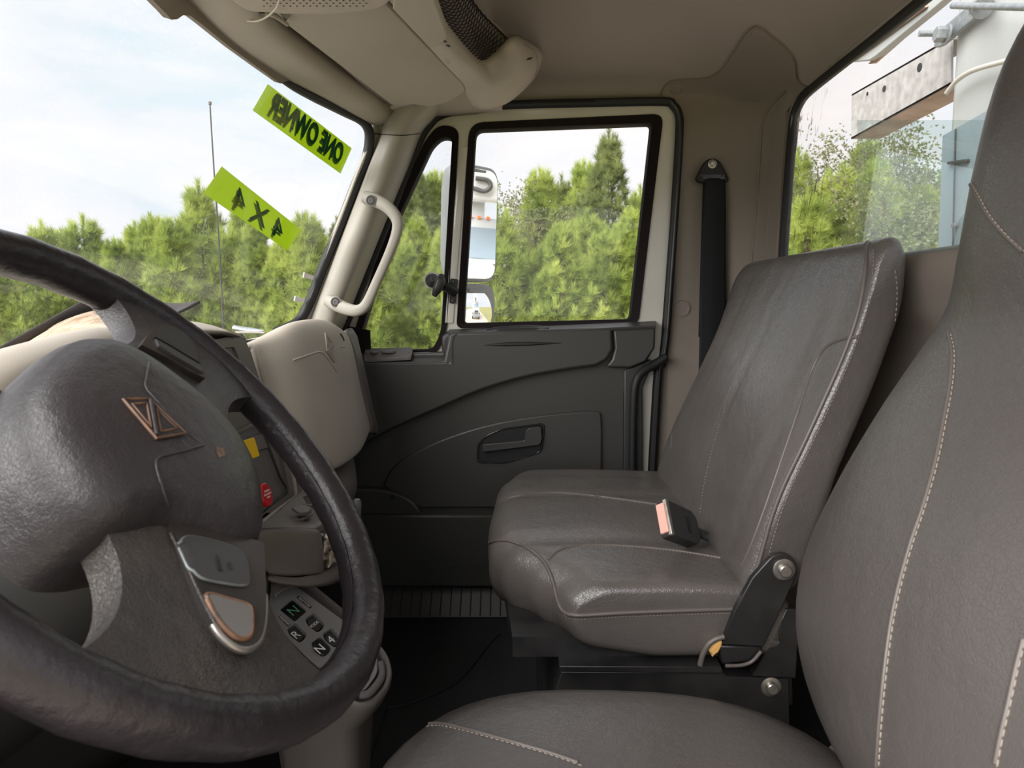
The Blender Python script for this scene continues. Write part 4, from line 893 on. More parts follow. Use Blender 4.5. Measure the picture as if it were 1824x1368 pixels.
# ------------------------------------------------------------------ steering wheel
sw_ = thing('steering_wheel', 'large black leather steering wheel with worn hub and buttons', 'steering wheel', (-0.2975, 0.5285, 0.747))
TH = 0.7057; WC = V(-0.2975, 0.5285, 0.747); wn = V(math.cos(TH), 0, math.sin(TH)); wb = V(-math.sin(TH), 0, math.cos(TH)); wa = V(0, 1, 0)
def WP(u, v, h=0.0): return WC+wa*u+wb*v+wn*h
def WPX(x, y, h=0.0): return PP(x, y, WC+wn*h, wn)
RW = 0.2285
rim_pts = [WP(RW*math.cos(a), RW*math.sin(a)) for a in [2*math.pi*k/96 for k in range(96)]]
rr = []
for k in range(96):
    a = math.degrees(2*math.pi*k/96); g = 0.0005*math.sin(math.radians(a)*30)
    rr.append((0.0205+g, 0.0180+g))
tube('rim', rim_pts, rr, M_leather, sw_, seg=20, closed=True, up=wn)
tube('rim_seam', [WP((RW-0.0185)*math.cos(a), (RW-0.0185)*math.sin(a), 0.004) for a in [math.radians(-128+k*3) for k in range(48)]], 0.0007, M_black, sw_, seg=5)
# hub: domed horn pad, outline in the wheel plane
hub = [(-0.138, 0.000), (-0.126, 0.042), (-0.100, 0.076), (-0.060, 0.100), (-0.015, 0.114), (0.020, 0.112), (0.046, 0.094), (0.062, 0.068), (0.075, 0.036), (0.081, 0.008), (0.078, -0.018), (0.066, -0.044), (0.048, -0.066), (0.018, -0.090), (-0.012, -0.103), (-0.040, -0.092), (-0.068, -0.068), (-0.092, -0.050), (-0.118, -0.040), (-0.136, -0.026)]
hub = [(p.x, p.y) for p in catmull([V(x, y, 0) for x, y in hub], 4, True)]
hc = (-0.028, 0.012)
def hring(s, h): return [WP(hc[0]+(u-hc[0])*s, hc[1]+(v-hc[1])*s, h) for u, v in hub]
hubo = loft('horn_pad', [hring(0.99, -0.045), hring(1.0, -0.012), hring(1.0, 0.004), hring(0.975, 0.017), hring(0.93, 0.027), hring(0.86, 0.035), hring(0.75, 0.040), hring(0.55, 0.0435), hring(0.3, 0.045), hring(0.08, 0.0455)], M_hub, sw_, angle=85)
BH = bvh(hubo)
# relief lines pressed into the pad
for nm, px in (('pad_crease', [(266, 646), (262, 670), (260, 690), (275, 708), (300, 735), (330, 765), (362, 793)]), ('pad_crease', [(362, 793), (330, 803), (300, 810), (281, 817), (279, 832), (290, 870), (304, 912)])):
    cord(nm, px, BH, 0.0013, M_hub, sw_, lift=-0.0002)
emblem('wheel_emblem', [(217, 714), (264, 713), (328, 774), (276, 783)], BH, M_copper, M_hub, sw_, 0.0012)
patch('worn_spot', [(386, 797), (398, 800), (400, 812), (392, 815), (386, 806)], BH, 0.0003, M_copper, sw_, step=5)
# spokes: broad arms sweeping from the hub into the rim
def arm(name, c_ang, half_rim, inner, m, h0, h1, n=16):
    """inner: two hub-side points (u, v); the arm fans out to rim angles c_ang +- half_rim"""
    rings = []
    for k in range(n):
        t = k/(n-1); row = []
        s = t*t*(3-2*t)
        cols = 13
        for j in range(cols):
            w = j/(cols-1)*2-1
            ang = math.radians(c_ang+w*half_rim*(0.78+0.22*abs(w)))
            rx, ry = (RW-0.004)*math.cos(ang), (RW-0.004)*math.sin(ang)
            ix, iy = [inner[0][q]+(inner[1][q]-inner[0][q])*(w+1)/2 for q in (0, 1)]
            # waist: the arm narrows in the middle
            mx = ix+(rx-ix)*t; my = iy+(ry-iy)*t
            cx_, cy_ = (inner[0][0]+inner[1][0])/2, (inner[0][1]+inner[1][1])/2
            ca = math.radians(c_ang); ex, ey = cx_+((RW-.004)*math.cos(ca)-cx_)*t, cy_+((RW-.004)*math.sin(ca)-cy_)*t
            nar = 1-0.30*math.sin(math.pi*t)+0.08*t**7
            mx, my = ex+(mx-ex)*nar, ey+(my-ey)*nar
            h = h0+(h1-h0)*s-0.006*abs(w)**3
            row.append((mx, my, h))
        rings.append([WP(*q) for q in row]+[WP(q[0], q[1], q[2]-0.022*(1-0.35*abs(q[2]))-0.004) for q in reversed(row)])
    return loft(name, rings, m, sw_, angle=70)
arm_r = arm('spoke', 30, 23, ((0.050, -0.040), (0.040, 0.105)), M_hub, 0.022, 0.013)
arm_l = arm('spoke', 229, 27, ((-0.118, -0.012), (0.012, -0.092)), M_spoke, 0.020, 0.013)
# cruise pod on the right arm
_q = mk('probe', [WP(*c, 0.0215) for c in ((-.3, -.3), (.3, -.3), (.3, .3), (-.3, .3))], [(0, 1, 2, 3)], M_hub)
BAR = bvh(_q)
for v in _q.data.vertices: v.co -= wn*0.003
BAL = bvh(_q); D.objects.remove(_q)
pod1 = pxpath([(247, 619), (262, 598), (280, 585), (293, 582), (318, 592), (340, 612), (352, 640), (361, 674)], 4)+[(361, 678), (330, 664), (300, 645), (270, 630)]
pr = patch('cruise_pod', pod1, BAR, 0.003, M_podrim, sw_, step=9, skirt=0.008)
patch('cruise_button', [(270, 606), (280, 596), (291, 590), (304, 591), (320, 599), (334, 613), (344, 634), (350, 652), (330, 640), (300, 622)], BAR, 0.0046, M_darkplas, pr, step=8, skirt=0.004)
b2 = patch('cruise_button', [(270, 611), (300, 628), (330, 646), (351, 658), (354, 670), (330, 656), (300, 639), (276, 623)], BAR, 0.0054, M_button, pr, step=8, skirt=0.004)
# lower pod on the left arm
pod2 = [(290, 930), (340, 940), (400, 955), (462, 972)]+pxpath([(464, 990), (466, 1050), (466, 1105), (460, 1140), (446, 1158), (428, 1161), (405, 1150), (380, 1122), (355, 1075), (325, 1010), (303, 960)], 3)
pr2 = patch('lower_pod', pod2, BAL, 0.004, M_podrim, sw_, step=10, skirt=0.008)
BP2 = bvh(pr2)
lb1 = pxpath([(318, 970), (326, 960), (345, 958), (395, 970), (425, 984), (436, 1000), (440, 1035), (432, 1044), (395, 1040), (355, 1030), (335, 1008)], 3)
bb1 = patch('pod_button', lb1, BP2, 0.0018, M_button, pr2, step=8)
cord('button_rim', lb1+lb1[:1], BP2, 0.0013, M_galv, pr2, lift=0.001, n=2, step=0.003)
lb2 = pxpath([(364, 1064), (372, 1060), (400, 1068), (436, 1078), (446, 1090), (446, 1125), (438, 1138), (420, 1138), (398, 1120), (378, 1092)], 3)
bb2 = patch('pod_button', lb2, BP2, 0.0018, mat('button_reflection', (0.22, 0.21, 0.20), 0.2, 0.6), pr2, step=8)  # paler base colour carries the bright reflection on the lower button
cord('button_rim', lb2+lb2[:1], BP2, 0.0018, M_copper, pr2, lift=0.001, n=2, step=0.003)
cord('pod_edge', [(297, 955), (325, 1012), (355, 1077), (380, 1124)], BAL, 0.0012, M_spoke, pr2, lift=0.0035, step=0.004)
cord('pod_edge', [(375, 1116), (390, 1138), (408, 1153), (428, 1162), (447, 1157), (460, 1140), (467, 1105), (468, 1065)], BAL, 0.0028, M_steel, pr2, lift=0.002, step=0.004)
BB1, BB2 = bvh(bb1), bvh(b2)
def ptext(s, x, y, dx, dy, size, bv, m, parent):
    a = drape([(x, y), (x+dx, y+dy)], bv, 0.0006)
    if len(a) < 2: return
    n = a[0][1]; xd = (a[1][0]-a[0][0]).normalized(); yd = n.cross(xd)
    return text('lettering', s, a[0][0], xd, yd, size, m, parent, extr=0.0002)
ptext('CRUISE', 388, 1003, 3, 12, 0.0045, BB1, M_button if False else MATS['pod_trim'], bb1)
ptext('ON', 408, 1008, 3, 12, 0.0045, BB1, MATS['pod_trim'], bb1)
ptext('SET', 326, 651, 8, 5, 0.0036, BB2, MATS['pod_trim'], b2)
# column behind the wheel
sc_ = thing('steering_column', 'dark steering column shroud behind the steering wheel', 'column', WC-wn*0.1)
rings = []
for d, r in ((-0.04, 0.055), (-0.06, 0.065), (-0.10, 0.075), (-0.20, 0.085), (-0.30, 0.08), (-0.40, 0.06)):
    rings.append([WP(r*math.cos(a), r*1.1*math.sin(a)-0.01, d) for a in [2*math.pi*k/28 for k in range(28)]])
loft('column_shroud', rings, M_black, sc_)
# lower dash trim at the driver's knees
# ------------------------------------------------------------------ push-button shifter tower
sh = thing('shifter_tower', 'grey push-button gear selector tower on the floor beside the steering wheel', 'gear selector', (-0.27, 0.93, 0.0))
fA, fB, fC, fD = P(492, 1030, 0.90), P(640, 1150, 0.86), P(660, 1240, 0.80), P(484, 1090, 0.83)
so = P(560, 1130, 0.86)
sx_ = (P(650, 1190, 0.83)-P(500, 1058, 0.885)).normalized()      # long axis, towards the rear
sy_ = (P(590, 1090, 0.90)-P(520, 1160, 0.82)); sy_ = (sy_-sx_*sy_.dot(sx_)).normalized()
sn = sx_.cross(sy_)
if sn.dot(CAM-so) < 0: sn = -sn
def SPX(x, y, off=0.0): return PP(x, y, so+sn*off, sn)
def splate(name, pts, off, th, m, parent=sh, r=0.0, bevel=0.001, holes=(), hr=0.006):
    return plate(name, rpoly([SPX(x, y, off) for x, y in pts], r, 4) if r else [SPX(x, y, off) for x, y in pts], sn*-th, m, parent, bevel=bevel, seg=2, holes=[rpoly([SPX(x, y, off) for x, y in h], hr, 4) for h in holes])
shell = [(466, 1080), (474, 1022), (498, 1010), (526, 1020), (560, 1046), (640, 1112), (690, 1168), (699, 1198), (694, 1226), (668, 1256), (640, 1262), (560, 1215), (490, 1150)]
r0 = rpoly([SPX(x, y, 0.004) for x, y in shell], 0.012, 4); cen = sum(r0, V(0, 0, 0))/len(r0)
rings = []
for s, d in ((0.86, -0.014), (0.925, -0.012), (0.935, 0.001), (0.97, 0.0045), (1.0, 0.002), (1.01, -0.006), (1.0, -0.03), (0.93, -0.06)):
    rings.append([cen+(p-cen)*s+sn*d for p in r0])
bot = V(cen.x-0.02, cen.y+0.03, 0.0)
for t in (0.35, 0.7, 1.0):
    rings.append([(cen+(p-cen)*(0.93-0.25*t)-sn*0.06)*(1-t)+(bot+(p-cen)*0.62)*t if t < 1 else V(bot.x+(p-cen).x*0.7, bot.y+(p-cen).y*0.7, 0.003) for p in r0])
loft('tower_shell', rings, M_greybr, sh, angle=70)
face = [(484, 1040), (500, 1034), (530, 1046), (640, 1126), (672, 1158), (672, 1200), (648, 1232), (600, 1218), (560, 1185), (497, 1120), (478, 1085)]
btn = [((529, 1128), 'R'), ((561, 1110), 'MODE'), ((572, 1153), 'N'), ((592, 1137), '4'), ((610, 1178), 'D'), ((630, 1162), '5')]
def bq(cx, cy, k=1.06): return [(cx-17*k, cy-7*k), (cx-2*k, cy-18*k), (cx+17*k, cy+2*k), (cx+12*k, cy+11*k), (cx+4*k, cy+16*k), (cx-12*k, cy+4*k)]
disp = [(498, 1086), (522, 1066), (547, 1088), (525, 1108)]
fp = splate('face_plate', face, 0.0065, 0.012, M_face, r=0.008, bevel=0.0012, holes=[disp]+[bq(cx, cy) for (cx, cy), s in btn], hr=0.0035)
splate('display', [(493, 1086), (522, 1060), (552, 1088), (525, 1113)], 0.0035, 0.004, M_screen, bevel=0)
M_green = mat('display_green', (0.10, 0.30, 0.17), 0.5, 0.2)
text('lettering', 'N', SPX(523, 1088, 0.0039), sy_, -sx_, 0.020, M_green, sh, extr=0.0001)
for (cx, cy), s in btn:
    hgt = 0.0105 if s == 'N' else 0.0010
    b_ = splate('gear_button', bq(cx, cy, 0.90), hgt, 0.010, M_darkplas if s != 'N' else MATS['black_gloss'], r=0.0035, bevel=0.001)
    xd, yd = sy_, -sx_
    text('lettering', s, SPX(cx-2, cy+3, hgt+0.0003), xd, yd, 0.017 if len(s) == 1 else 0.0062, M_print, b_, extr=0.0002)
for q, s in (([(528, 1064), (532, 1061), (556, 1081), (552, 1084)], 'SELECT-MODE'), ([(496, 1099), (500, 1096), (517, 1112), (513, 1116)], 'MONITOR')):
    st = splate('label_strip', q, 0.0068, 0.0006, M_black, bevel=0)
    c0 = ((q[0][0]+q[2][0])/2, (q[0][1]+q[2][1])/2); xd = (SPX(*q[1])-SPX(*q[0])); xd = (SPX(*q[2])-SPX(*q[1])).normalized(); L0 = (SPX(*q[2])-SPX(*q[1])).length
    text('lettering', s, SPX(c0[0], c0[1], 0.0070), xd, sn.cross(xd), L0/len(s)*1.35, M_print, st, extr=0.0001)
surf('face_hood', [[SPX(x, y, o) for x, y, o in r] for r in (((484, 1036, .004), (500, 1022, .006), (522, 1028, .006), (534, 1040, .004)), ((482, 1046, .012), (497, 1034, .015), (520, 1036, .015), (532, 1043, .010)), ((490, 1064, .013), (502, 1053, .016), (520, 1046, .016), (531, 1044, .012)))], M_grey, sh, nu=4, nv=4, solid=0.003)
tube('side_slot', [SPX(x, y, 0.003) for x, y in ((503, 1142), (530, 1168), (560, 1194), (575, 1205))], (0.0055, 0.004), M_black, sh, seg=8)
tube('tower_strip', [SPX(x, y, 0.004) for x, y in ((640, 1238), (655, 1236), (672, 1218), (681, 1200), (678, 1180))], (0.005, 0.0035), M_grey, sh, seg=8, smooth=4)
# ------------------------------------------------------------------ overhead: visor, speaker console, net pocket
vz = thing('sun_visor', 'beige padded sun visor folded flat against the header above the windshield', 'sun visor', PZ(680, 100, 1.35))
vp = rpoly([PZ(x, y, 1.340) for x, y in ((440, -10), (512, 46), (600, 113), (697, 187), (714, 191), (733, 186), (748, 188), (768, 190), (800, 183), (829, 164), (826, 150), (760, 82), (690, 8), (640, -40))], [0, .01, .01, .01, .004, .006, .006, .01, .02, .02, .02, 0, 0, 0], 4)
plate('visor_pad', vp, (0, 0, 0.014), M_beige_lt, vz, bevel=0.005, seg=3)
plate('visor_groove', [PZ(x, y, 1.354) for x, y in ((505, 26), (532, 24), (720, 180), (760, 205), (700, 203), (684, 186))], (0, 0, 0.004), M_trim, vz)
lathe('pivot_pin', [(0.006, 0), (0.006, 0.05)], PZ(722, 193, 1.352), (0.3, 0.9, 0), M_steel, vz, seg=10)
plate('pivot_boss', rpoly([PZ(x, y, 1.349) for x, y in ((683, 196), (700, 190), (726, 186), (736, 188), (738, 202), (700, 207))], 0.004, 2), (0, 0, 0.02), M_beige, vz, bevel=0.002)
oc_ = thing('overhead_console', 'beige overhead console with speaker holes, net pocket and rounded end', 'console', PZ(800, 60, 1.38))
plate('speaker_panel', rpoly([PZ(x, y, 1.327) for x, y in ((330, -60), (425, 12), (442, 22), (510, 27), (600, 27), (652, 22), (686, 15), (701, -3), (696, -60))], [0, .01, .01, .01, .01, .02, .03, .02, 0], 4), (0, 0, 0.035), M_beige, oc_, bevel=0.006, seg=3)
v_, f_ = [], []
for j in range(6):
    for i in range(16):
        c = PZ(470+i*11.8+(5.6 if j % 2 else 0), 11-j*4.9, 1.3266); k = len(v_)
        v_ += [c+V(0.0017*math.cos(a), 0.0017*math.sin(a), 0) for a in [2*math.pi*q/8 for q in range(8)]]; f_.append(tuple(range(k, k+8)))
pf = mk('perforation', v_, f_, M_black, oc_, smooth=False); pf['kind'] = 'stuff'
surf('pocket_frame', [[PZ(x, y, z) for x, y, z in r] for r in (
    ((676, -30, 1.350), (712, -40, 1.335), (742, -30, 1.36), (745, -30, 1.40)),
    ((720, 25, 1.350), (745, 15, 1.335), (772, 20, 1.36), (775, 20, 1.40)),
    ((772, 90, 1.350), (795, 78, 1.335), (802, 62, 1.36), (804, 60, 1.40)),
    ((822, 150, 1.352), (842, 122, 1.337), (838, 103, 1.365), (841, 100, 1.40)),
    ((850, 189, 1.360), (876, 150, 1.348), (858, 114, 1.375), (859, 110, 1.41)),
    ((898, 182, 1.385), (912, 142, 1.370), (884, 103, 1.388), (882, 100, 1.42)),
    ((940, 148, 1.43), (946, 112, 1.410), (912, 76, 1.415), (908, 75, 1.45)),
    ((962, 118, 1.50), (960, 92, 1.48), (925, 70, 1.47), (915, 68, 1.50)))], M_beige, oc_, nu=6, nv=6, solid=0.006)
BOC = bvh(D.objects['pocket_frame'])
cord('end_seam', [(934, 79), (948, 88), (956, 102), (957, 118), (953, 135)], BOC, 0.0012, M_trim, oc_)
for q in ([(937, 107), (941, 103), (949, 102), (944, 106)], [(788, 72), (792, 71), (796, 74), (792, 75)], [(794, 80), (799, 80), (803, 82), (798, 83)]):
    patch('screw_hole', q, BOC, 0.0006, M_black, oc_, step=3)
plate('lens_bar', rpoly([PZ(x, y, 1.324) for x, y in ((704, -30), (762, -30), (797, 66), (783, 84), (765, 86), (700, 17))], [0, 0, .008, .01, .01, .0], 3), (0, 0, 0.02), M_beige, oc_, bevel=0.004, seg=3)
plate('visor_clip', rpoly([PZ(x, y, 1.334) for x, y in ((785, 83), (810, 84), (811, 112), (796, 116), (791, 110))], 0.003, 2), (0, 0, 0.016), M_beige, oc_, bevel=0.002)
plate('hinge_recess', [PZ(x, y, 1.3325) for x, y in ((431, 25), (440, 24), (478, 24), (486, 29), (470, 34), (446, 36))], (0, 0, 0.002), M_darkplas, oc_)
plate('hinge_recess', [PZ(x, y, 1.3325) for x, y in ((498, 24), (518, 25), (516, 30), (509, 38))], (0, 0, 0.002), M_darkplas, oc_)
tube('visor_hinge', [PZ(x, y, 1.331) for x, y in ((472, 25), (490, 28), (512, 44))], [(0.003, 0.003), (0.005, 0.004), (0.003, 0.003)], M_beige_lt, oc_, seg=8, smooth=3)
tube('hinge_edge', [PZ(x, y, 1.331) for x, y in ((430, 22), (438, 29), (448, 36))], 0.0016, M_beige_lt, oc_, seg=6)
tag(tube('loose_cord', [PZ(x, y, z) for x, y, z in ((498, -10, 1.318), (494, 10, 1.316), (484, 23, 1.316), (470, 33, 1.318), (455, 38, 1.322), (438, 37, 1.33))], 0.0014, mat('cord_white', (0.62, 0.58, 0.52), 0.6), seg=6, smooth=5), 'thin pale cord hanging loose below the overhead speaker holes', 'cord')
# pocket inside and the net across it
surf('pocket_lining', [[PZ(x, y, z) for x, y, z in r] for r in (((742, -40, 1.37), (780, -50, 1.47), (840, -40, 1.50)), ((800, 55, 1.37), (830, 40, 1.46), (866, 25, 1.50)), ((842, 100, 1.38), (868, 80, 1.46), (893, 50, 1.50)), ((862, 112, 1.39), (888, 95, 1.45), (914, 74, 1.47)))], M_pocket, oc_, nu=5, nv=5, solid=0.003)
eA = catmull([PZ(x, y, z) for x, y, z in ((735, -50, 1.366), (768, 15, 1.366), (800, 62, 1.366), (838, 104, 1.372), (858, 113, 1.38), (872, 110, 1.386))], 8)
eB = catmull([PZ(x, y, z) for x, y, z in ((810, -50, 1.455), (838, -3, 1.455), (861, 27, 1.452), (886, 52, 1.446), (904, 70, 1.432), (912, 77, 1.42))], 8)
def rs(c, n):
    L_ = [0]
    for a, b in zip(c, c[1:]): L_.append(L_[-1]+(b-a).length)
    out = []
    for k in range(n+1):
        t = L_[-1]*k/n
        for i in range(len(c)-1):
            if L_[i+1] >= t-1e-9: out.append(c[i]+(c[i+1]-c[i])*((t-L_[i])/max(1e-9, L_[i+1]-L_[i]))); break
    return out
NS, NT = 27, 9
A_, B_ = rs(eA, NS), rs(eB, NS)
def npt(s, t):
    s = max(0, min(NS, s)); i = min(NS-1, int(s)); f = s-i
    a, b = A_[i]+(A_[i+1]-A_[i])*f, B_[i]+(B_[i+1]-B_[i])*f
    tt = (t/NT)**0.75
    p = a+(b-a)*tt; p.z -= 0.020*math.sin(math.pi*t/NT)*(0.4+0.6*min(1, (NS-s)/8)); return p
vv_, ff_ = [], []
def strand(p, q, r=0.0010):
    d = (q-p)
    if d.length < 1e-4: return
    d.normalize(); u = d.orthogonal().normalized(); w = d.cross(u); k = len(vv_)
    for o in (p, q):
        for a in range(4): vv_.append(o+(u*math.cos(a*math.pi/2)+w*math.sin(a*math.pi/2))*r)
    for a in range(4): ff_.append((k+a, k+(a+1) % 4, k+4+(a+1) % 4, k+4+a))
for s in range(NS):
    for t in range(NT):
        m0 = 0.5 if t % 2 else 0.0
        strand(npt(s+m0, t), npt(s+m0+0.5, t+1)); strand(npt(s+m0, t), npt(s+m0-0.5, t+1))
nn_ = mk('storage_net', vv_, ff_, M_netm, oc_, angle=180); nn_['kind'] = 'stuff'
tube('net_edge', [npt(s, NT)+V(0, 0, 0.0015*math.sin(s*3)) for s in range(NS+1)], 0.0022, M_netm, oc_, seg=6)
# ------------------------------------------------------------------ grab handle on the pillar
gh = thing('grab_handle', 'grey-beige grab handle bolted to the windshield pillar', 'handle', P(660, 450, 1.68))
hpts = [(650, 351, 1.700), (668, 357, 1.690), (690, 369, 1.676), (706, 389, 1.668), (707, 412, 1.664), (694, 450, 1.662), (672, 500, 1.662), (653, 541, 1.662), (638, 553, 1.664), (620, 551, 1.672), (600, 543, 1.685), (585, 535, 1.697)]
hr = [(0.014, 0.0155), (0.014, 0.017), (0.012, 0.0155), (0.011, 0.014), (0.010, 0.0125), (0.010, 0.0115), (0.010, 0.0115), (0.010, 0.0125), (0.011, 0.014), (0.012, 0.0155), (0.014, 0.017), (0.014, 0.0155)]
tube('handle_bar', [P(*q) for q in hpts], hr, M_apillar, gh, seg=16, smooth=5, up=(0, 1, 0), sq=1.35)
for x, y in ((661, 357), (598, 538)):
    o = P(x, y, 1.672 if y < 450 else 1.669)
    tube('bolt_ring', [o+V(0.0122*math.cos(a), 0.001, 0.0122*math.sin(a)) for a in [2*math.pi*k/24 for k in range(24)]], 0.0018, M_apillar, gh, seg=6, closed=True)
    lathe('bolt_recess', [(0.0122, -0.001), (0.0122, 0.0008), (0.001, 0.0008)], o, (0, -1, 0), M_darkplas, gh, seg=22)
    lathe('bolt_head', [(0.007, 0), (0.0066, 0.0022), (0.0035, 0.0025), (0.0032, 0.0012), (0.001, 0.0012)], o, (0, -1, 0), M_grey, gh, seg=18)
# ------------------------------------------------------------------ stickers on the glass
def sticker_mat(name, c, k=0.55):
    m = D.materials.new(name); m.use_nodes = True; t = m.node_tree; t.nodes.clear(); n, l = t.nodes.new, t.links.new
    a, b, mx, o = n('ShaderNodeBsdfDiffuse'), n('ShaderNodeBsdfTranslucent'), n('ShaderNodeMixShader'), n('ShaderNodeOutputMaterial')
    a.inputs[0].default_value = b.inputs[0].default_value = (*c, 1); mx.inputs[0].default_value = k
    l(a.outputs[0], mx.inputs[1]); l(b.outputs[0], mx.inputs[2]); l(mx.outputs[0], o.inputs[0]); return m
M_lime, M_inkg, M_inkl = sticker_mat('lime_film', (0.42, 0.52, 0.065), 0.75), sticker_mat('green_ink', (0.040, 0.15, 0.075), 0.5), sticker_mat('light_ink', (0.16, 0.33, 0.05), 0.6)
def sticker(name, label, q, s, box_, fw, fh):
    """q: pixel corners far-top, near-top, near-bottom, far-bottom as seen from inside; the print reads from outside"""
    c = [WS(x, y, -0.006) for x, y in q]
    m = c[0]+c[1]+c[2]+c[3]; m = m/4
    xd = ((c[0]+c[3])-(c[1]+c[2])).normalized(); n = (c[1]-c[0]).cross(c[3]-c[0]).normalized()
    if n.dot(CAM-m) < 0: n = -n
    yd = ((c[0]+c[1])-(c[3]+c[2])); yd = (yd-xd*yd.dot(xd)).normalized(); xd = (xd-n*xd.dot(n)).normalized()
    root = tag(plate(name, c, -n*0.0006, M_lime, None), label, 'sticker')
    w = ((c[0]+c[3])-(c[1]+c[2])).length/2; h = ((c[0]+c[1])-(c[3]+c[2])).length/2
    for dx, dy, off, mt in ((0.07, -0.10, 0.0004, M_inkl), (0.0, 0.0, 0.0008, M_inkg)):
        o = m+xd*(box_[0]+dx*h*0.6)+yd*(box_[1]+dy*h)+n*off
        for bx_ in ((-0.035, 0.0, 0.035) if len(s) > 5 else (-0.012, 0.012)):      # widened strokes
            t = text('lettering', s, (0, 0, 0), (1, 0, 0), (0, 1, 0), 1.0, mt, None, extr=0.0, bold=0.012 if len(s) > 5 else 0.0, shear=0.08)
            co = np.array([v.co[:] for v in t.data.vertices]); lo, hi = co.min(0), co.max(0)
            sx, sy = fw*w/(hi[0]-lo[0]), fh*h/(hi[1]-lo[1])
            for v in t.data.vertices:
                x, y = (v.co.x-(lo[0]+hi[0])/2+bx_)*sx, (v.co.y-(lo[1]+hi[1])/2)*sy; v.co = o+xd*x+yd*y+n*(0.00004*(bx_/0.03))
            t.parent = root
    return root
sticker('sticker', 'lime green sticker reading ONE OWNER at the upper corner of the windshield', ((482, 151), (630, 265), (610, 310), (455, 198)), 'ONE OWNER', (-0.004, 0.006), 0.83, 0.70)
sticker('sticker', 'lime green sticker reading 4X4 on the windshield beside the antenna', ((400, 298), (541, 411), (515, 447), (368, 346)), '4 X 4', (-0.008, 0.0), 0.60, 0.62)
for lbl, q in (('upper of two small white tape tabs at the windshield edge', [(541, 485), (558, 491), (556, 498), (539, 494)]), ('lower of two small white tape tabs at the windshield edge', [(525, 527), (542, 532), (540, 539), (523, 536)])):
    tag(patch('tape_tab', q, BWX, 0.0008, M_print, None, step=6, lift=0.002), lbl, 'tape')
# ------------------------------------------------------------------ outside: ground, hood, antenna, mirrors
GZ = -1.15
M_ground = mat('dry_grass_ground', (0.20, 0.21, 0.07), 0.95, 0.1, col2=(0.34, 0.30, 0.14), vscale=0.8, bump=[('noise', 30, 0.6)])
M_gravel = mat('gravel_road', (0.46, 0.38, 0.32), 0.95, 0.1, col2=(0.58, 0.50, 0.44), vscale=3, bump=[('noise', 60, 0.6)])
struct(mk('ground', [(-150, -100, GZ), (150, -100, GZ), (150, 150, GZ), (-150, 150, GZ)], [(0, 1, 2, 3)], M_ground, smooth=False))
struct(plate('road', [V(-60, -4, GZ+0.03), V(60, -4, GZ+0.03), V(60, 6.5, GZ+0.03), V(-60, 6.5, GZ+0.03)], (0, 0, -0.02), M_gravel))
M_truck = mat('truck_white_paint', (0.52, 0.52, 0.51), 0.25, 0.5, coat=0.4)
hood = surf('truck_hood', [[V(x, y, z) for y, z in ((-0.1, 0.45), (0.15, 0.60), (0.5, 0.66), (0.95, 0.68), (1.4, 0.66), (1.75, 0.60), (2.0, 0.45))] for x in (-0.86, -1.3, -1.8, -2.1)]+[[V(-2.2, y, 0.2) for y in (-0.1, 0.15, 0.5, 0.95, 1.4, 1.75, 2.0)]], M_truck, solid=0.01)
tag(hood, 'white truck hood seen through the windshield at the far left edge', 'hood')
an = thing('antenna', 'thin black whip antenna standing outside the windshield', 'antenna', P(398, 600, 1.95))
tube('whip', [P(374, 186, 1.95), P(381, 300, 1.95), P(390, 430, 1.95), P(400, 620, 1.95)], [(0.0018, 0.0018), (0.0020, 0.0020), (0.0023, 0.0023), (0.0028, 0.0028)], M_darkplas, an, seg=6, smooth=4)
lathe('whip_tip', [(0.0045, -0.004), (0.0045, 0.004)], P(374, 184, 1.95), (0, 0, 1), M_grey, an, seg=10)
lathe('antenna_base', [(0.02, -0.12), (0.012, -0.02), (0.006, 0.0)], P(400, 620, 1.95), (0, 0, 1), M_black, an, seg=12)
wp_ = thing('wiper', 'pale wiper arm resting low on the windshield', 'wiper', P(440, 590, 1.35))
tube('wiper_arm', [P(x, y, Y) for x, y, Y in ((415, 583, 1.50), (446, 588, 1.50), (470, 589, 1.50))], [(0.006, 0.004), (0.007, 0.004), (0.002, 0.002)], M_galv, wp_, seg=6, smooth=3)
tube('wiper_blade', [P(x, y, Y) for x, y, Y in ((420, 592, 1.49), (450, 592, 1.49), (472, 593, 1.49))], 0.003, M_apillar, wp_, seg=6)
# mirrors: flat upper glass and convex lower glass on one bracket
mi = thing('side_mirror', 'passenger side mirror with tall flat glass above a small convex glass', 'mirror', P(860, 440, 2.15))
M_mirror = mat('mirror_glass', (0.93, 0.95, 0.95), 0.015, 0.5, metal=1.0)
M_mirh = mat('mirror_housing', (0.16, 0.17, 0.17), 0.4, 0.5)
dview = ray(858, 420).normalized(); rout = V(1, 0.06, 0.004).normalized(); mn = (rout-dview).normalized()
mo = P(884, 420, 2.20)
def MP(x, y, off=0.0): return PP(x, y, mo+mn*off, mn)
mup = V(0, 0, 1)-mn*mn.z; mup.normalize(); mri = mup.cross(mn); mri = -mri if mri.dot(c_r) < 0 else mri
def mirror(q_top, q_bot, w, r, nm):
    tr, br_ = MP(*q_top), MP(*q_bot); hgt = (tr-br_).dot(mup)
    c = [tr, tr-mri*w, tr-mri*w-mup*hgt, tr-mup*hgt]
    return rpoly(c, r, 6)
up = mirror((886, 305), (871, 499), 0.185, 0.045, 'u')
cen = sum(up, V(0, 0, 0))/len(up)
loft('mirror_housing', [[cen+(p-cen)*s-mn*d for p in up] for s, d in ((1.0, -0.004), (1.03, 0.0), (1.05, 0.02), (1.0, 0.05), (0.8, 0.075))], M_mirh, mi)
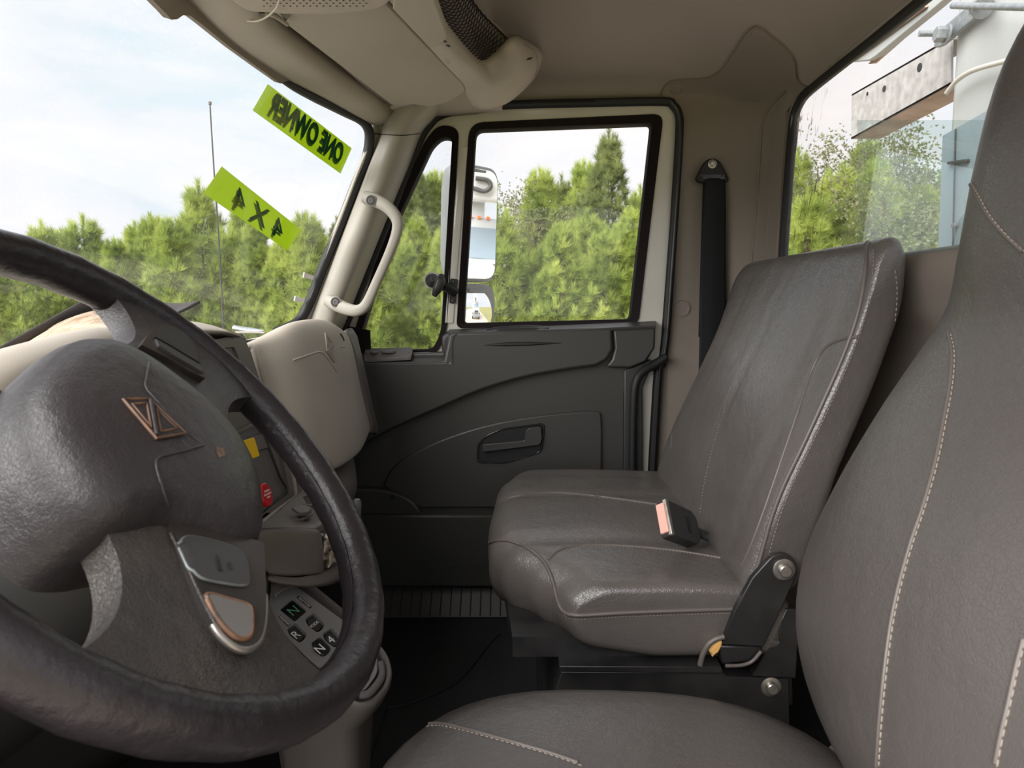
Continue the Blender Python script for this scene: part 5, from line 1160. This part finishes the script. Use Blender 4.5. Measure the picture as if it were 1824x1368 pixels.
mk('mirror_glass', [cen+(p-cen)*0.975+mn*0.0046 for p in up], [tuple(range(len(up)))], M_mirror, mi, smooth=False)
plate('top_cap', [MP(x, y, 0.006) for x, y in ((836, 298), (846, 299), (868, 304), (866, 309), (836, 305))], -mn*0.06, M_mirh, mi, bevel=0.003)
lo = mirror((881, 508), (876, 610), 0.185, 0.05, 'l'); lc = sum(lo, V(0, 0, 0))/len(lo)
loft('convex_housing', [[lc+(p-lc)*s-mn*d for p in lo] for s, d in ((0.92, -0.004), (1.0, -0.002), (1.03, 0.02), (0.95, 0.05), (0.7, 0.07))], M_mirh, mi)
rows = []
for j in range(7):
    row = []
    for i in range(7):
        a, b = (i/6-.5)*0.185*0.9, (j/6-.5)*0.9*(lo[0]-lo[-1]).length if False else (j/6-.5)*0.135
        row.append(lc+mri*a-mup*b+mn*(0.012-(a*a+b*b)/(2*0.40)))
    rows.append(row)
surf('convex_glass', rows, M_mirror, mi, nu=4, nv=4)
plate('convex_cap', [lc+mri*a+mup*(0.5*(lo[0]-lo[-1]).length*0+b)+mn*0.012 for a, b in ((-0.03, 0.082), (0.055, 0.078), (0.05, 0.068), (-0.03, 0.072))], -mn*0.05, M_mirh, mi, bevel=0.002)
tube('mirror_bracket', [cen-mn*0.07+mup*0.10, P(826, 372, 2.12), P(817, 372, 1.94)], 0.010, M_black, mi, seg=8)
tube('mirror_bracket', [lc-mn*0.06, P(812, 545, 2.10), P(805, 545, 1.94)], 0.010, M_black, mi, seg=8)
# ------------------------------------------------------------------ equipment behind the cab
XB = 1.12
be = thing('cross_beam', 'weathered grey steel cross beam behind the rear window', 'beam', PX(1600, 170, XB))
b4 = [PX(x, y, XB) for x, y in ((1517, 168), (1694, 66), (1694, 150), (1516, 248))]
M_beam = mat('weathered_steel', (0.27, 0.255, 0.245), 0.7, 0.3, col2=(0.42, 0.415, 0.405), vscale=34, bump=[('noise', 40, 0.4)])
pl_ = plate('beam_web', b4, (0.006, 0, 0), M_beam, be)
M_rustb = mat('brown_primer', (0.30, 0.22, 0.17), 0.8, 0.2, col2=(0.42, 0.34, 0.29), vscale=20)
plate('beam_flange', [b4[3], b4[2], b4[2]+V(0.10, 0, 0.0), b4[3]+V(0.10, 0, 0)], (0, 0, 0.006), M_rustb, be)
plate('beam_flange', [b4[0], b4[1], b4[1]+V(0.10, 0, 0.0), b4[0]+V(0.10, 0, 0)], (0, 0, -0.006), M_beam, be)
for x, y, r in ((1638, 120, .012), (1575, 158, .010), (1545, 167, .006)):
    lathe('bolt_hole', [(r, 0), (r*0.96, 0.001), (0.001, 0.001)], PX(x, y, XB-0.001), (-1, 0, 0), M_black, be, seg=18)
po = thing('mast_post', 'white painted mast post behind the rear window', 'post', PX(1750, 300, 1.2))
pL = PX(1692, 60, 1.10); pB = PX(1678, 446, 1.10)
zlo, zhi = pB.z-1.6, 2.1; y1 = (pL.y+pB.y)/2
M_post = mat('chalky_white_paint', (0.42, 0.435, 0.425), 0.5, 0.4, var=0.05, vscale=6)
plate('post_face', [V(1.10, y1, zlo), V(1.10, y1, zhi), V(1.10, y1-0.36, zhi), V(1.10, y1-0.36, zlo)], (0.30, 0, 0), M_post, po, bevel=0.03, seg=3)
st = thing('clamp_strap', 'galvanised clamp strap with two threaded rods on the white mast', 'clamp', PX(1700, 40, 1.06))
Xs = 1.075
sp_ = rpoly([PX(x, y, Xs) for x, y in ((1664, 72), (1678, 50), (1735, 0), (1758, -8), (1764, 8), (1742, 26), (1676, 82), (1663, 86))], 0.012, 3)
plate('strap', sp_, (0.012, 0, 0), M_galv, st, bevel=0.002)
for (a, b, n_) in (((1637, 60), (1690, 60), (1675, 61)), ((1697, 10), (1830, 13), (1744, 13))):
    p0, p1 = PX(*a, Xs-0.05), PX(*b, Xs+0.02 if a[0] < 1690 else Xs-0.05)
    tube('threaded_rod', [p0, p1], 0.0075, M_galv, st, seg=10)
    for k in range(int((p1-p0).length/0.006)):
        q = p0+(p1-p0).normalized()*0.006*k
    pn = PX(*n_, Xs-0.03); ax = (p1-p0).normalized()
    lathe('nut', [(0.018, -0.012), (0.019, -0.01), (0.019, 0.01), (0.018, 0.012)], pn, ax, M_galv, st, seg=6)
    lathe('washer', [(0.024, 0.012), (0.024, 0.017)], pn, ax, M_galv, st, seg=20)
tag(tube('cable', [PX(x, y, 1.07) for x, y in ((1686, 166), (1692, 158), (1706, 142), (1732, 126), (1775, 113), (1830, 100))], 0.006, mat('cable_cream', (0.55, 0.52, 0.47), 0.5), seg=8, smooth=5), 'cream cable looping across the white mast post', 'cable')
bxp = thing('tool_cabinet', 'pale blue-grey cabinet panel behind the rear window', 'cabinet', PX(1705, 340, 1.05))
plate('cabinet_panel', [PX(x, y, 1.04) for x, y in ((1679, 242), (1760, 196), (1760, 520), (1668, 520))], (0.05, 0, 0), mat('blue_grey_paint', (0.27, 0.33, 0.37), 0.5, 0.4, var=0.06, vscale=4), bxp)
tube('cabinet_seam', [PX(1702, 230, 1.036), PX(1697, 446, 1.036)], 0.002, M_darkplas, bxp, seg=6)
plate('cabinet_bar', [PX(x, y, 1.03) for x, y in ((1686, 288), (1720, 283), (1720, 289), (1686, 294))], (0.012, 0, 0), M_darkplas, bxp, bevel=0.002)  # thin dark bar across the cabinet panel
lathe('cabinet_knob', [(0.007, 0), (0.006, 0.01), (0.001, 0.011)], PX(1704, 402, 1.038), (-1, 0, 0), M_grey, bxp, seg=14)
M_rust = mat('rusty_white_paint', (0.50, 0.46, 0.39), 0.6, 0.3, col2=(0.36, 0.13, 0.045), vscale=26)
rk = thing('roof_rack', 'rusty white rack rail with end plate above the rear window', 'rack', PX(1580, 60, 0.85))
def R8(pts, X): return [PX(x, y, X) for x, y in pts]
plate('rack_rail', R8([(1500, 112), (1640, 0), (1720, -70), (1760, -70), (1665, 14), (1560, 100), (1548, 108)], 0.86), (0.02, 0, 0.0), M_post, rk, bevel=0.003)
plate('rack_plate', R8([(1546, 114), (1584, 71), (1605, 70), (1556, 113)], 0.875), (0.008, 0, 0), M_rust, rk, bevel=0.001)
tube('rack_lip', R8([(1520, 104), (1560, 75), (1600, 45), (1650, 8)], 0.855), 0.006, M_rust, rk, seg=8, smooth=3)
lathe('rack_bolt', [(0.010, 0), (0.008, 0.006), (0.001, 0.007)], PX(1574, 87, 0.873), (-1, 0, 0), M_grey, rk, seg=6)
# ------------------------------------------------------------------ trees
rng = np.random.default_rng(11)
def leaf_mat(name, c1, c2, c3, scale=1.3):
    m = D.materials.new(name); m.use_nodes = True; t = m.node_tree; t.nodes.clear(); n, l = t.nodes.new, t.links.new
    tc = n('ShaderNodeTexCoord'); no = n('ShaderNodeTexNoise'); no.inputs['Scale'].default_value = scale; no.inputs['Detail'].default_value = 5; no.inputs['Roughness'].default_value = 0.7
    oi = n('ShaderNodeObjectInfo'); ad = n('ShaderNodeVectorMath'); ad.operation = 'ADD'; l(tc.outputs['Object'], ad.inputs[0]); l(oi.outputs['Location'], ad.inputs[1]); l(ad.outputs[0], no.inputs['Vector'])
    r = n('ShaderNodeValToRGB'); e = r.color_ramp.elements; e[0].position = 0.32; e[0].color = (*c1, 1); e[1].position = 0.68; e[1].color = (*c3, 1); q = e.new(0.5); q.color = (*c2, 1); l(no.outputs['Fac'], r.inputs['Fac'])
    a, b, mx, o = n('ShaderNodeBsdfDiffuse'), n('ShaderNodeBsdfTranslucent'), n('ShaderNodeMixShader'), n('ShaderNodeOutputMaterial')
    l(r.outputs[0], a.inputs[0]); l(r.outputs[0], b.inputs[0]); mx.inputs[0].default_value = 0.42; l(a.outputs[0], mx.inputs[1]); l(b.outputs[0], mx.inputs[2]); l(mx.outputs[0], o.inputs[0]); return m
M_needle = leaf_mat('pine_needles', (0.17, 0.24, 0.065), (0.37, 0.45, 0.11), (0.60, 0.65, 0.20))
M_needle2 = leaf_mat('dark_pine_needles', (0.12, 0.17, 0.065), (0.23, 0.28, 0.10), (0.36, 0.40, 0.15))
M_leaf = leaf_mat('olive_leaves', (0.16, 0.18, 0.09), (0.27, 0.28, 0.14), (0.36, 0.34, 0.19))
M_bark = mat('tree_bark', (0.16, 0.12, 0.09), 0.95, 0.1, var=0.3, vscale=12)
def needles(P0, Dr, n, ln, w, spread):
    """n needles fanning from each point P0 around direction Dr"""
    k = len(P0); p = np.repeat(P0, n, 0); d = np.repeat(Dr, n, 0)+rng.normal(size=(k*n, 3))*spread
    d /= np.linalg.norm(d, axis=1, keepdims=True); L_ = ln*(0.65+0.6*rng.random((k*n, 1)))
    s = np.cross(d, rng.normal(size=d.shape)); s /= np.linalg.norm(s, axis=1, keepdims=True)+1e-9
    a = p-s*w*.5+d*L_*0.08; b = p+s*w*.5+d*L_*0.08; c = p+d*L_
    return np.stack([a, b, c], 1).reshape(-1, 3)
def mesh_np(name, v, m, nv=3):
    me = D.meshes.new(name); k = len(v); me.vertices.add(k); me.vertices.foreach_set('co', v.astype(np.float32).ravel())
    nf = k//nv; me.loops.add(k); me.loops.foreach_set('vertex_index', np.arange(k, dtype=np.int32)); me.polygons.add(nf)
    me.polygons.foreach_set('loop_start', np.arange(0, k, nv, dtype=np.int32)); me.update(calc_edges=True); me.materials.append(m); return me
def pine(H, dens=1.0, bare=0.06, wide=0.26):
    pts, drs = [], []
    z = H*bare; wood = [[(0, 0, 0), (0, 0, H*0.97), 0.05*H/5]]
    while z < H*0.97:
        t = z/H; nb = int(6+2*rng.random()); R = wide*H*(1-t)**1.05*(0.75+0.5*rng.random())+0.14; a0 = rng.random()*6.28
        for b in range(nb):
            a = a0+b*6.28/nb+rng.normal()*.2; L_ = R*(0.75+0.4*rng.random()); up = 0.30+0.55*t+rng.normal()*.08
            prev = None
            ns = max(3, int(L_/0.17*dens))
            for k in range(1, ns+1):
                f = k/ns; r = L_*f; q = np.array([math.cos(a)*r, math.sin(a)*r, z+up*r*0.75+0.35*r*f])
                dv = np.array([math.cos(a)*.7, math.sin(a)*.7, 0.45+0.5*f])
                if f > 0.25: pts.append(q); drs.append(dv)
                if f > 0.35:
                    for s in (-1, 1):
                        o = L_*0.28*(1.1-f*0.6)*(0.6+0.6*rng.random()); qa = a+s*0.9
                        q2 = q+np.array([math.cos(qa)*o, math.sin(qa)*o, o*0.45]); pts.append(q2); drs.append(np.array([math.cos(qa)*.6, math.sin(qa)*.6, 0.7]))
            wood.append([(0, 0, z), tuple(np.array([math.cos(a)*L_, math.sin(a)*L_, z+up*L_*0.75+0.35*L_])), 0.012])
        z += (0.20+0.12*rng.random())*(1.0+0.25*(1-t))
    tips = [np.array(w[1]) for w in wood[1:] if w[1][2] > 0.35*H]
    for q in tips:                                   # upright candles at the branch ends
        for k in range(3): pts.append(q+np.array([0, 0, 0.09*k])); drs.append(np.array([0, 0, 1.4]))
    for k in range(9): pts.append(np.array([0, 0, H*(0.90+0.018*k)])); drs.append(np.array([0, 0, 1.2]))
    return np.array(pts), np.array(drs), wood
def wood_mesh(wood):
    v, f = [], []
    for a, b, r in wood:
        a, b = Vector(a), Vector(b); d = (b-a).normalized(); u = d.orthogonal().normalized(); w = d.cross(u); k = len(v)
        for o, rr in ((a, r), (b, r*0.25)):
            for i in range(5): v.append(o+(u*math.cos(i*1.2566)+w*math.sin(i*1.2566))*rr)
        f += [(k+i, k+(i+1) % 5, k+5+(i+1) % 5, k+5+i) for i in range(5)]
    me = D.meshes.new('trunk'); me.from_pydata([tuple(q) for q in v], [], f); me.materials.append(M_bark); return me
PROTO = []
for i, (H, wd, mt) in enumerate(((4.6, .28, 0), (5.2, .26, 0), (4.2, .31, 0), (5.6, .24, 0), (6.6, .21, 1), (4.9, .30, 0))):
    p, d, w = pine(H, wide=wd); v = needles(p, d, 34, 0.25, 0.0135, 0.42)
    PROTO.append((H, mesh_np('foliage', v, (M_needle, M_needle2)[mt]), wood_mesh(w)))
def broadleaf(H):
    pts, wood = [], []
    def grow(p, d, L_, r, lvl):
        q = p+d*L_; wood.append([tuple(p), tuple(q), r])
        if lvl >= 3:
            for k in range(46): pts.append(q+rng.normal(size=3)*0.24)
            return
        for k in range(3 if lvl else 5):
            nd = d*0.8+rng.normal(size=3)*0.5; nd[2] = abs(nd[2])*0.7+0.25; nd /= np.linalg.norm(nd); grow(p+d*L_*(0.45+0.5*rng.random()), nd, L_*(0.6+0.15*rng.random()), r*0.5, lvl+1)
        grow(q, (d+rng.normal(size=3)*.2)/np.linalg.norm(d), L_*0.65, r*.6, lvl+1)
    grow(np.array([0, 0, 0.]), np.array([0, 0, 1.]), H*0.45, 0.07, 0)
    return np.array(pts), wood
BL = []
for H in (6.4, 7.0):
    p, w = broadleaf(H); v = needles(p, rng.normal(size=p.shape), 3, 0.085, 0.05, 1.0); BL.append((H, mesh_np('foliage', v, M_leaf), wood_mesh(w)))
def tree(name, pr, x, y, s, label, group, cat='tree'):
    root = thing(name, label, cat, (x, y, GZ), group); root.rotation_euler = (0, 0, random.random()*6.28); root.scale = (s, s, s*random.uniform(.95, 1.06))
    for nm, me in (('foliage', pr[1]), ('trunk', pr[2])):
        o = D.objects.new(nm, me); COL.objects.link(o); o.parent = root
    return root
# front row beyond the road, then a taller back row
random.seed(21)
ORD = 'first second third fourth fifth sixth seventh eighth ninth tenth eleventh twelfth thirteenth fourteenth fifteenth sixteenth'.split()
def top(px, py, Y):   # height a tree needs to reach pixel (px, py) at distance Y
    p = P(px, py, Y); return p.x, p.z-GZ
def view(px): return 'the windshield' if px < 600 else 'the vent window' if px < 810 else 'the side window' if px < 1180 else 'the rear window' if px > 1395 else None
cnt_ = {}
def place(row, phrase, Yf_, protos, group):
    for i, (px, py) in enumerate(row):
        Y = Yf_(); x, h = top(px, py, Y); pr = PROTO[protos[i % len(protos)]]; w = view(px)
        k = cnt_.get((phrase, w), 0); cnt_[(phrase, w)] = k+1
        lb = f'{phrase}, {ORD[k]} from the left through {w}' if w else f'{phrase}, {ORD[k]} of those behind the rear cab pillar'
        tree('pine_tree', pr, x, Y, h/pr[0], lb, group)
near = [(-30, 445), (75, 425), (148, 408), (205, 440), (268, 415), (305, 398), (355, 362), (412, 415), (455, 430), (500, 455), (545, 405), (585, 445),
        (640, 430), (672, 470), (742, 415), (790, 440), (835, 450), (885, 405), (915, 470), (960, 455), (1000, 430), (1045, 395), (1080, 420), (1125, 398), (1190, 430), (1270, 410), (1440, 345), (1500, 318), (1560, 330), (1590, 365), (1640, 372), (1690, 380)]
place(near, 'bright young pine in the front row', lambda: 13.5+random.uniform(-.8, 1.2), [0, 1, 2, 3, 5], 'young pines in the front row')
far = [(0, 430), (110, 425), (240, 405), (330, 392), (430, 400), (520, 430), (600, 405), (660, 350), (700, 322), (740, 312), (776, 330), (820, 345), (1000, 315), (1040, 325), (1140, 350), (1210, 340), (1320, 310), (1420, 305), (1480, 330), (1545, 265), (1700, 300)]
place(far, 'taller dark pine behind', lambda: 19+random.uniform(-1, 2), [4, 3, 1], 'taller pines in the back row')
mid = [(20, 470), (95, 455), (170, 450), (235, 450), (290, 440), (340, 420), (385, 435), (440, 450), (480, 460), (525, 455), (570, 440), (655, 440), (700, 430), (765, 430), (812, 440), (865, 430), (935, 440), (985, 420), (1025, 420), (1065, 410), (1105, 415), (1150, 410), (1230, 420), (1470, 360), (1530, 350), (1610, 370), (1660, 380)]
place(mid, 'mid green pine in the second row', lambda: 16.3+random.uniform(-.6, .6), [5, 2, 0, 3], 'pines in the second row')
x, h = top(1084, 275, 17.5); tree('pine_tree', PROTO[4], x, 17.5, h/PROTO[4][0], 'tallest slender pine, rising into the sky in the side window', None)
x, h = top(962, 305, 17); tree('pine_tree', PROTO[3], x, 17.0, h/PROTO[3][0], 'pale pine with narrow crown behind the mirror', None)
for (px, py, Y, k, lb) in ((948, 312, 16.0, 1, 'brownish olive broadleaf tree with gaps right of the side mirror'), (905, 330, 18.5, 0, 'thin olive broadleaf tree with dark branches beside the mirror'), (1622, 208, 15.0, 1, 'loose broadleaf tree in the rear window beside the mast'), (1580, 250, 16.0, 0, 'broadleaf tree behind the cross beam in the rear window')):
    x, h = top(px, py, Y); tree('broadleaf_tree', BL[k], x, Y, h/BL[k][0], lb, None)
# ------------------------------------------------------------------ white utility truck standing behind, seen in the mirrors
to = MP(858, 420)+rout*12.0
tk = thing('utility_truck', 'white utility truck parked behind, seen in the side mirror', 'truck', (to.x, to.y, GZ))
def T(x, y, z): return V(to.x+x, to.y+y, GZ+z)          # x backwards, z above the ground
M_tglass = mat('truck_glass', (0.22, 0.27, 0.31), 0.08, 0.6)
plate('cab', [T(0.9, -1.0, 1.1), T(0.9, -1.0, 1.75), T(1.35, -0.95, 2.55), T(1.6, -0.95, 2.68), T(2.6, -0.95, 2.68), T(2.7, -1.0, 1.1)], (0, 2.0, 0), M_truck, tk, bevel=0.06, seg=3)
plate('windshield', [T(0.885, -0.82, 1.80), T(1.265, -0.78, 2.46), T(1.265, 0.78, 2.46), T(0.885, 0.82, 1.80)], (0.02, 0, -0.01), M_tglass, tk)
surf('hood', [[T(x, y, z) for y, z in ((-0.95, 1.1), (-0.75, zz-0.06), (0, zz), (0.75, zz-0.06), (0.95, 1.1))] for x, zz in ((1.0, 1.80), (0.4, 1.72), (-0.3, 1.60), (-0.62, 1.48), (-0.70, 1.0))], M_truck, tk, solid=0.02)
plate('grille', [T(-0.70, -0.55, 0.85), T(-0.68, -0.5, 1.40), T(-0.68, 0.5, 1.40), T(-0.70, 0.55, 0.85)], (0.05, 0, 0), M_darkplas, tk, bevel=0.02)
plate('bumper', [T(-0.85, -1.05, 0.5), T(-0.85, 1.05, 0.5), T(-0.85, 1.05, 0.85), T(-0.85, -1.05, 0.85)], (0.2, 0, 0), M_galv, tk, bevel=0.03)
for s in (-1, 1):
    plate('headlight', [T(-0.74, s*0.62, 1.05), T(-0.74, s*0.9, 1.05), T(-0.70, s*0.9, 1.28), T(-0.70, s*0.62, 1.28)], (0.05, 0, 0), M_steel, tk, bevel=0.02)
    lathe('wheel', [(0.50, -0.14), (0.52, -0.10), (0.52, 0.10), (0.50, 0.14), (0.3, 0.12)], T(0.1, s*0.92, 0.52), (0, 1, 0), M_black, tk, seg=24)
    lathe('wheel', [(0.50, -0.14), (0.52, -0.10), (0.52, 0.10), (0.50, 0.14), (0.3, 0.12)], T(5.2, s*0.92, 0.52), (0, 1, 0), M_black, tk, seg=24)
    plate('fender_vent', [T(-0.1, s*0.35, 1.665), T(0.25, s*0.28, 1.715), T(0.27, s*0.34, 1.71), T(-0.08, s*0.41, 1.658)], (0, 0, 0.012), M_grey, tk)
for y in (-0.6, -0.2, 0.0, 0.2, 0.6): plate('marker_lamp', [T(1.48, y-0.05, 2.66), T(1.48, y+0.05, 2.66), T(1.52, y+0.04, 2.72), T(1.52, y-0.04, 2.72)], (0.08, 0, 0), MATS.get('lamp_orange') or mat('lamp_orange', (0.9, 0.22, 0.02), 0.3), tk, bevel=0.01)
plate('service_body', [T(2.8, -1.1, 0.9), T(2.8, -1.1, 2.1), T(6.4, -1.1, 2.1), T(6.4, -1.1, 0.9)], (0, 2.2, 0), M_truck, tk, bevel=0.03)
plate('boom', [T(1.0, -0.25, 3.25), T(1.0, -0.25, 3.6), T(6.2, -0.25, 3.5), T(6.2, -0.25, 3.1)], (0, 0.5, 0), M_truck, tk, bevel=0.03)
plate('boom_bucket', [T(0.4, -0.55, 3.0), T(0.35, -0.6, 4.0), T(1.15, -0.6, 4.0), T(1.1, -0.55, 3.0)], (0, 1.2, 0), M_truck, tk, bevel=0.06, seg=3)
tube('boom_hydraulics', [T(0.3, -0.25, 3.22), T(0.28, 0.0, 3.18), T(0.28, 0.12, 3.28), T(0.3, 0.05, 3.40), T(0.3, -0.2, 3.42)], 0.05, M_darkplas, tk, seg=8, smooth=4)
plate('boom_post', [T(4.6, -0.3, 2.0), T(4.6, 0.3, 2.0), T(4.6, 0.3, 3.2), T(4.6, -0.3, 3.2)], (0.6, 0, 0), M_truck, tk, bevel=0.03)
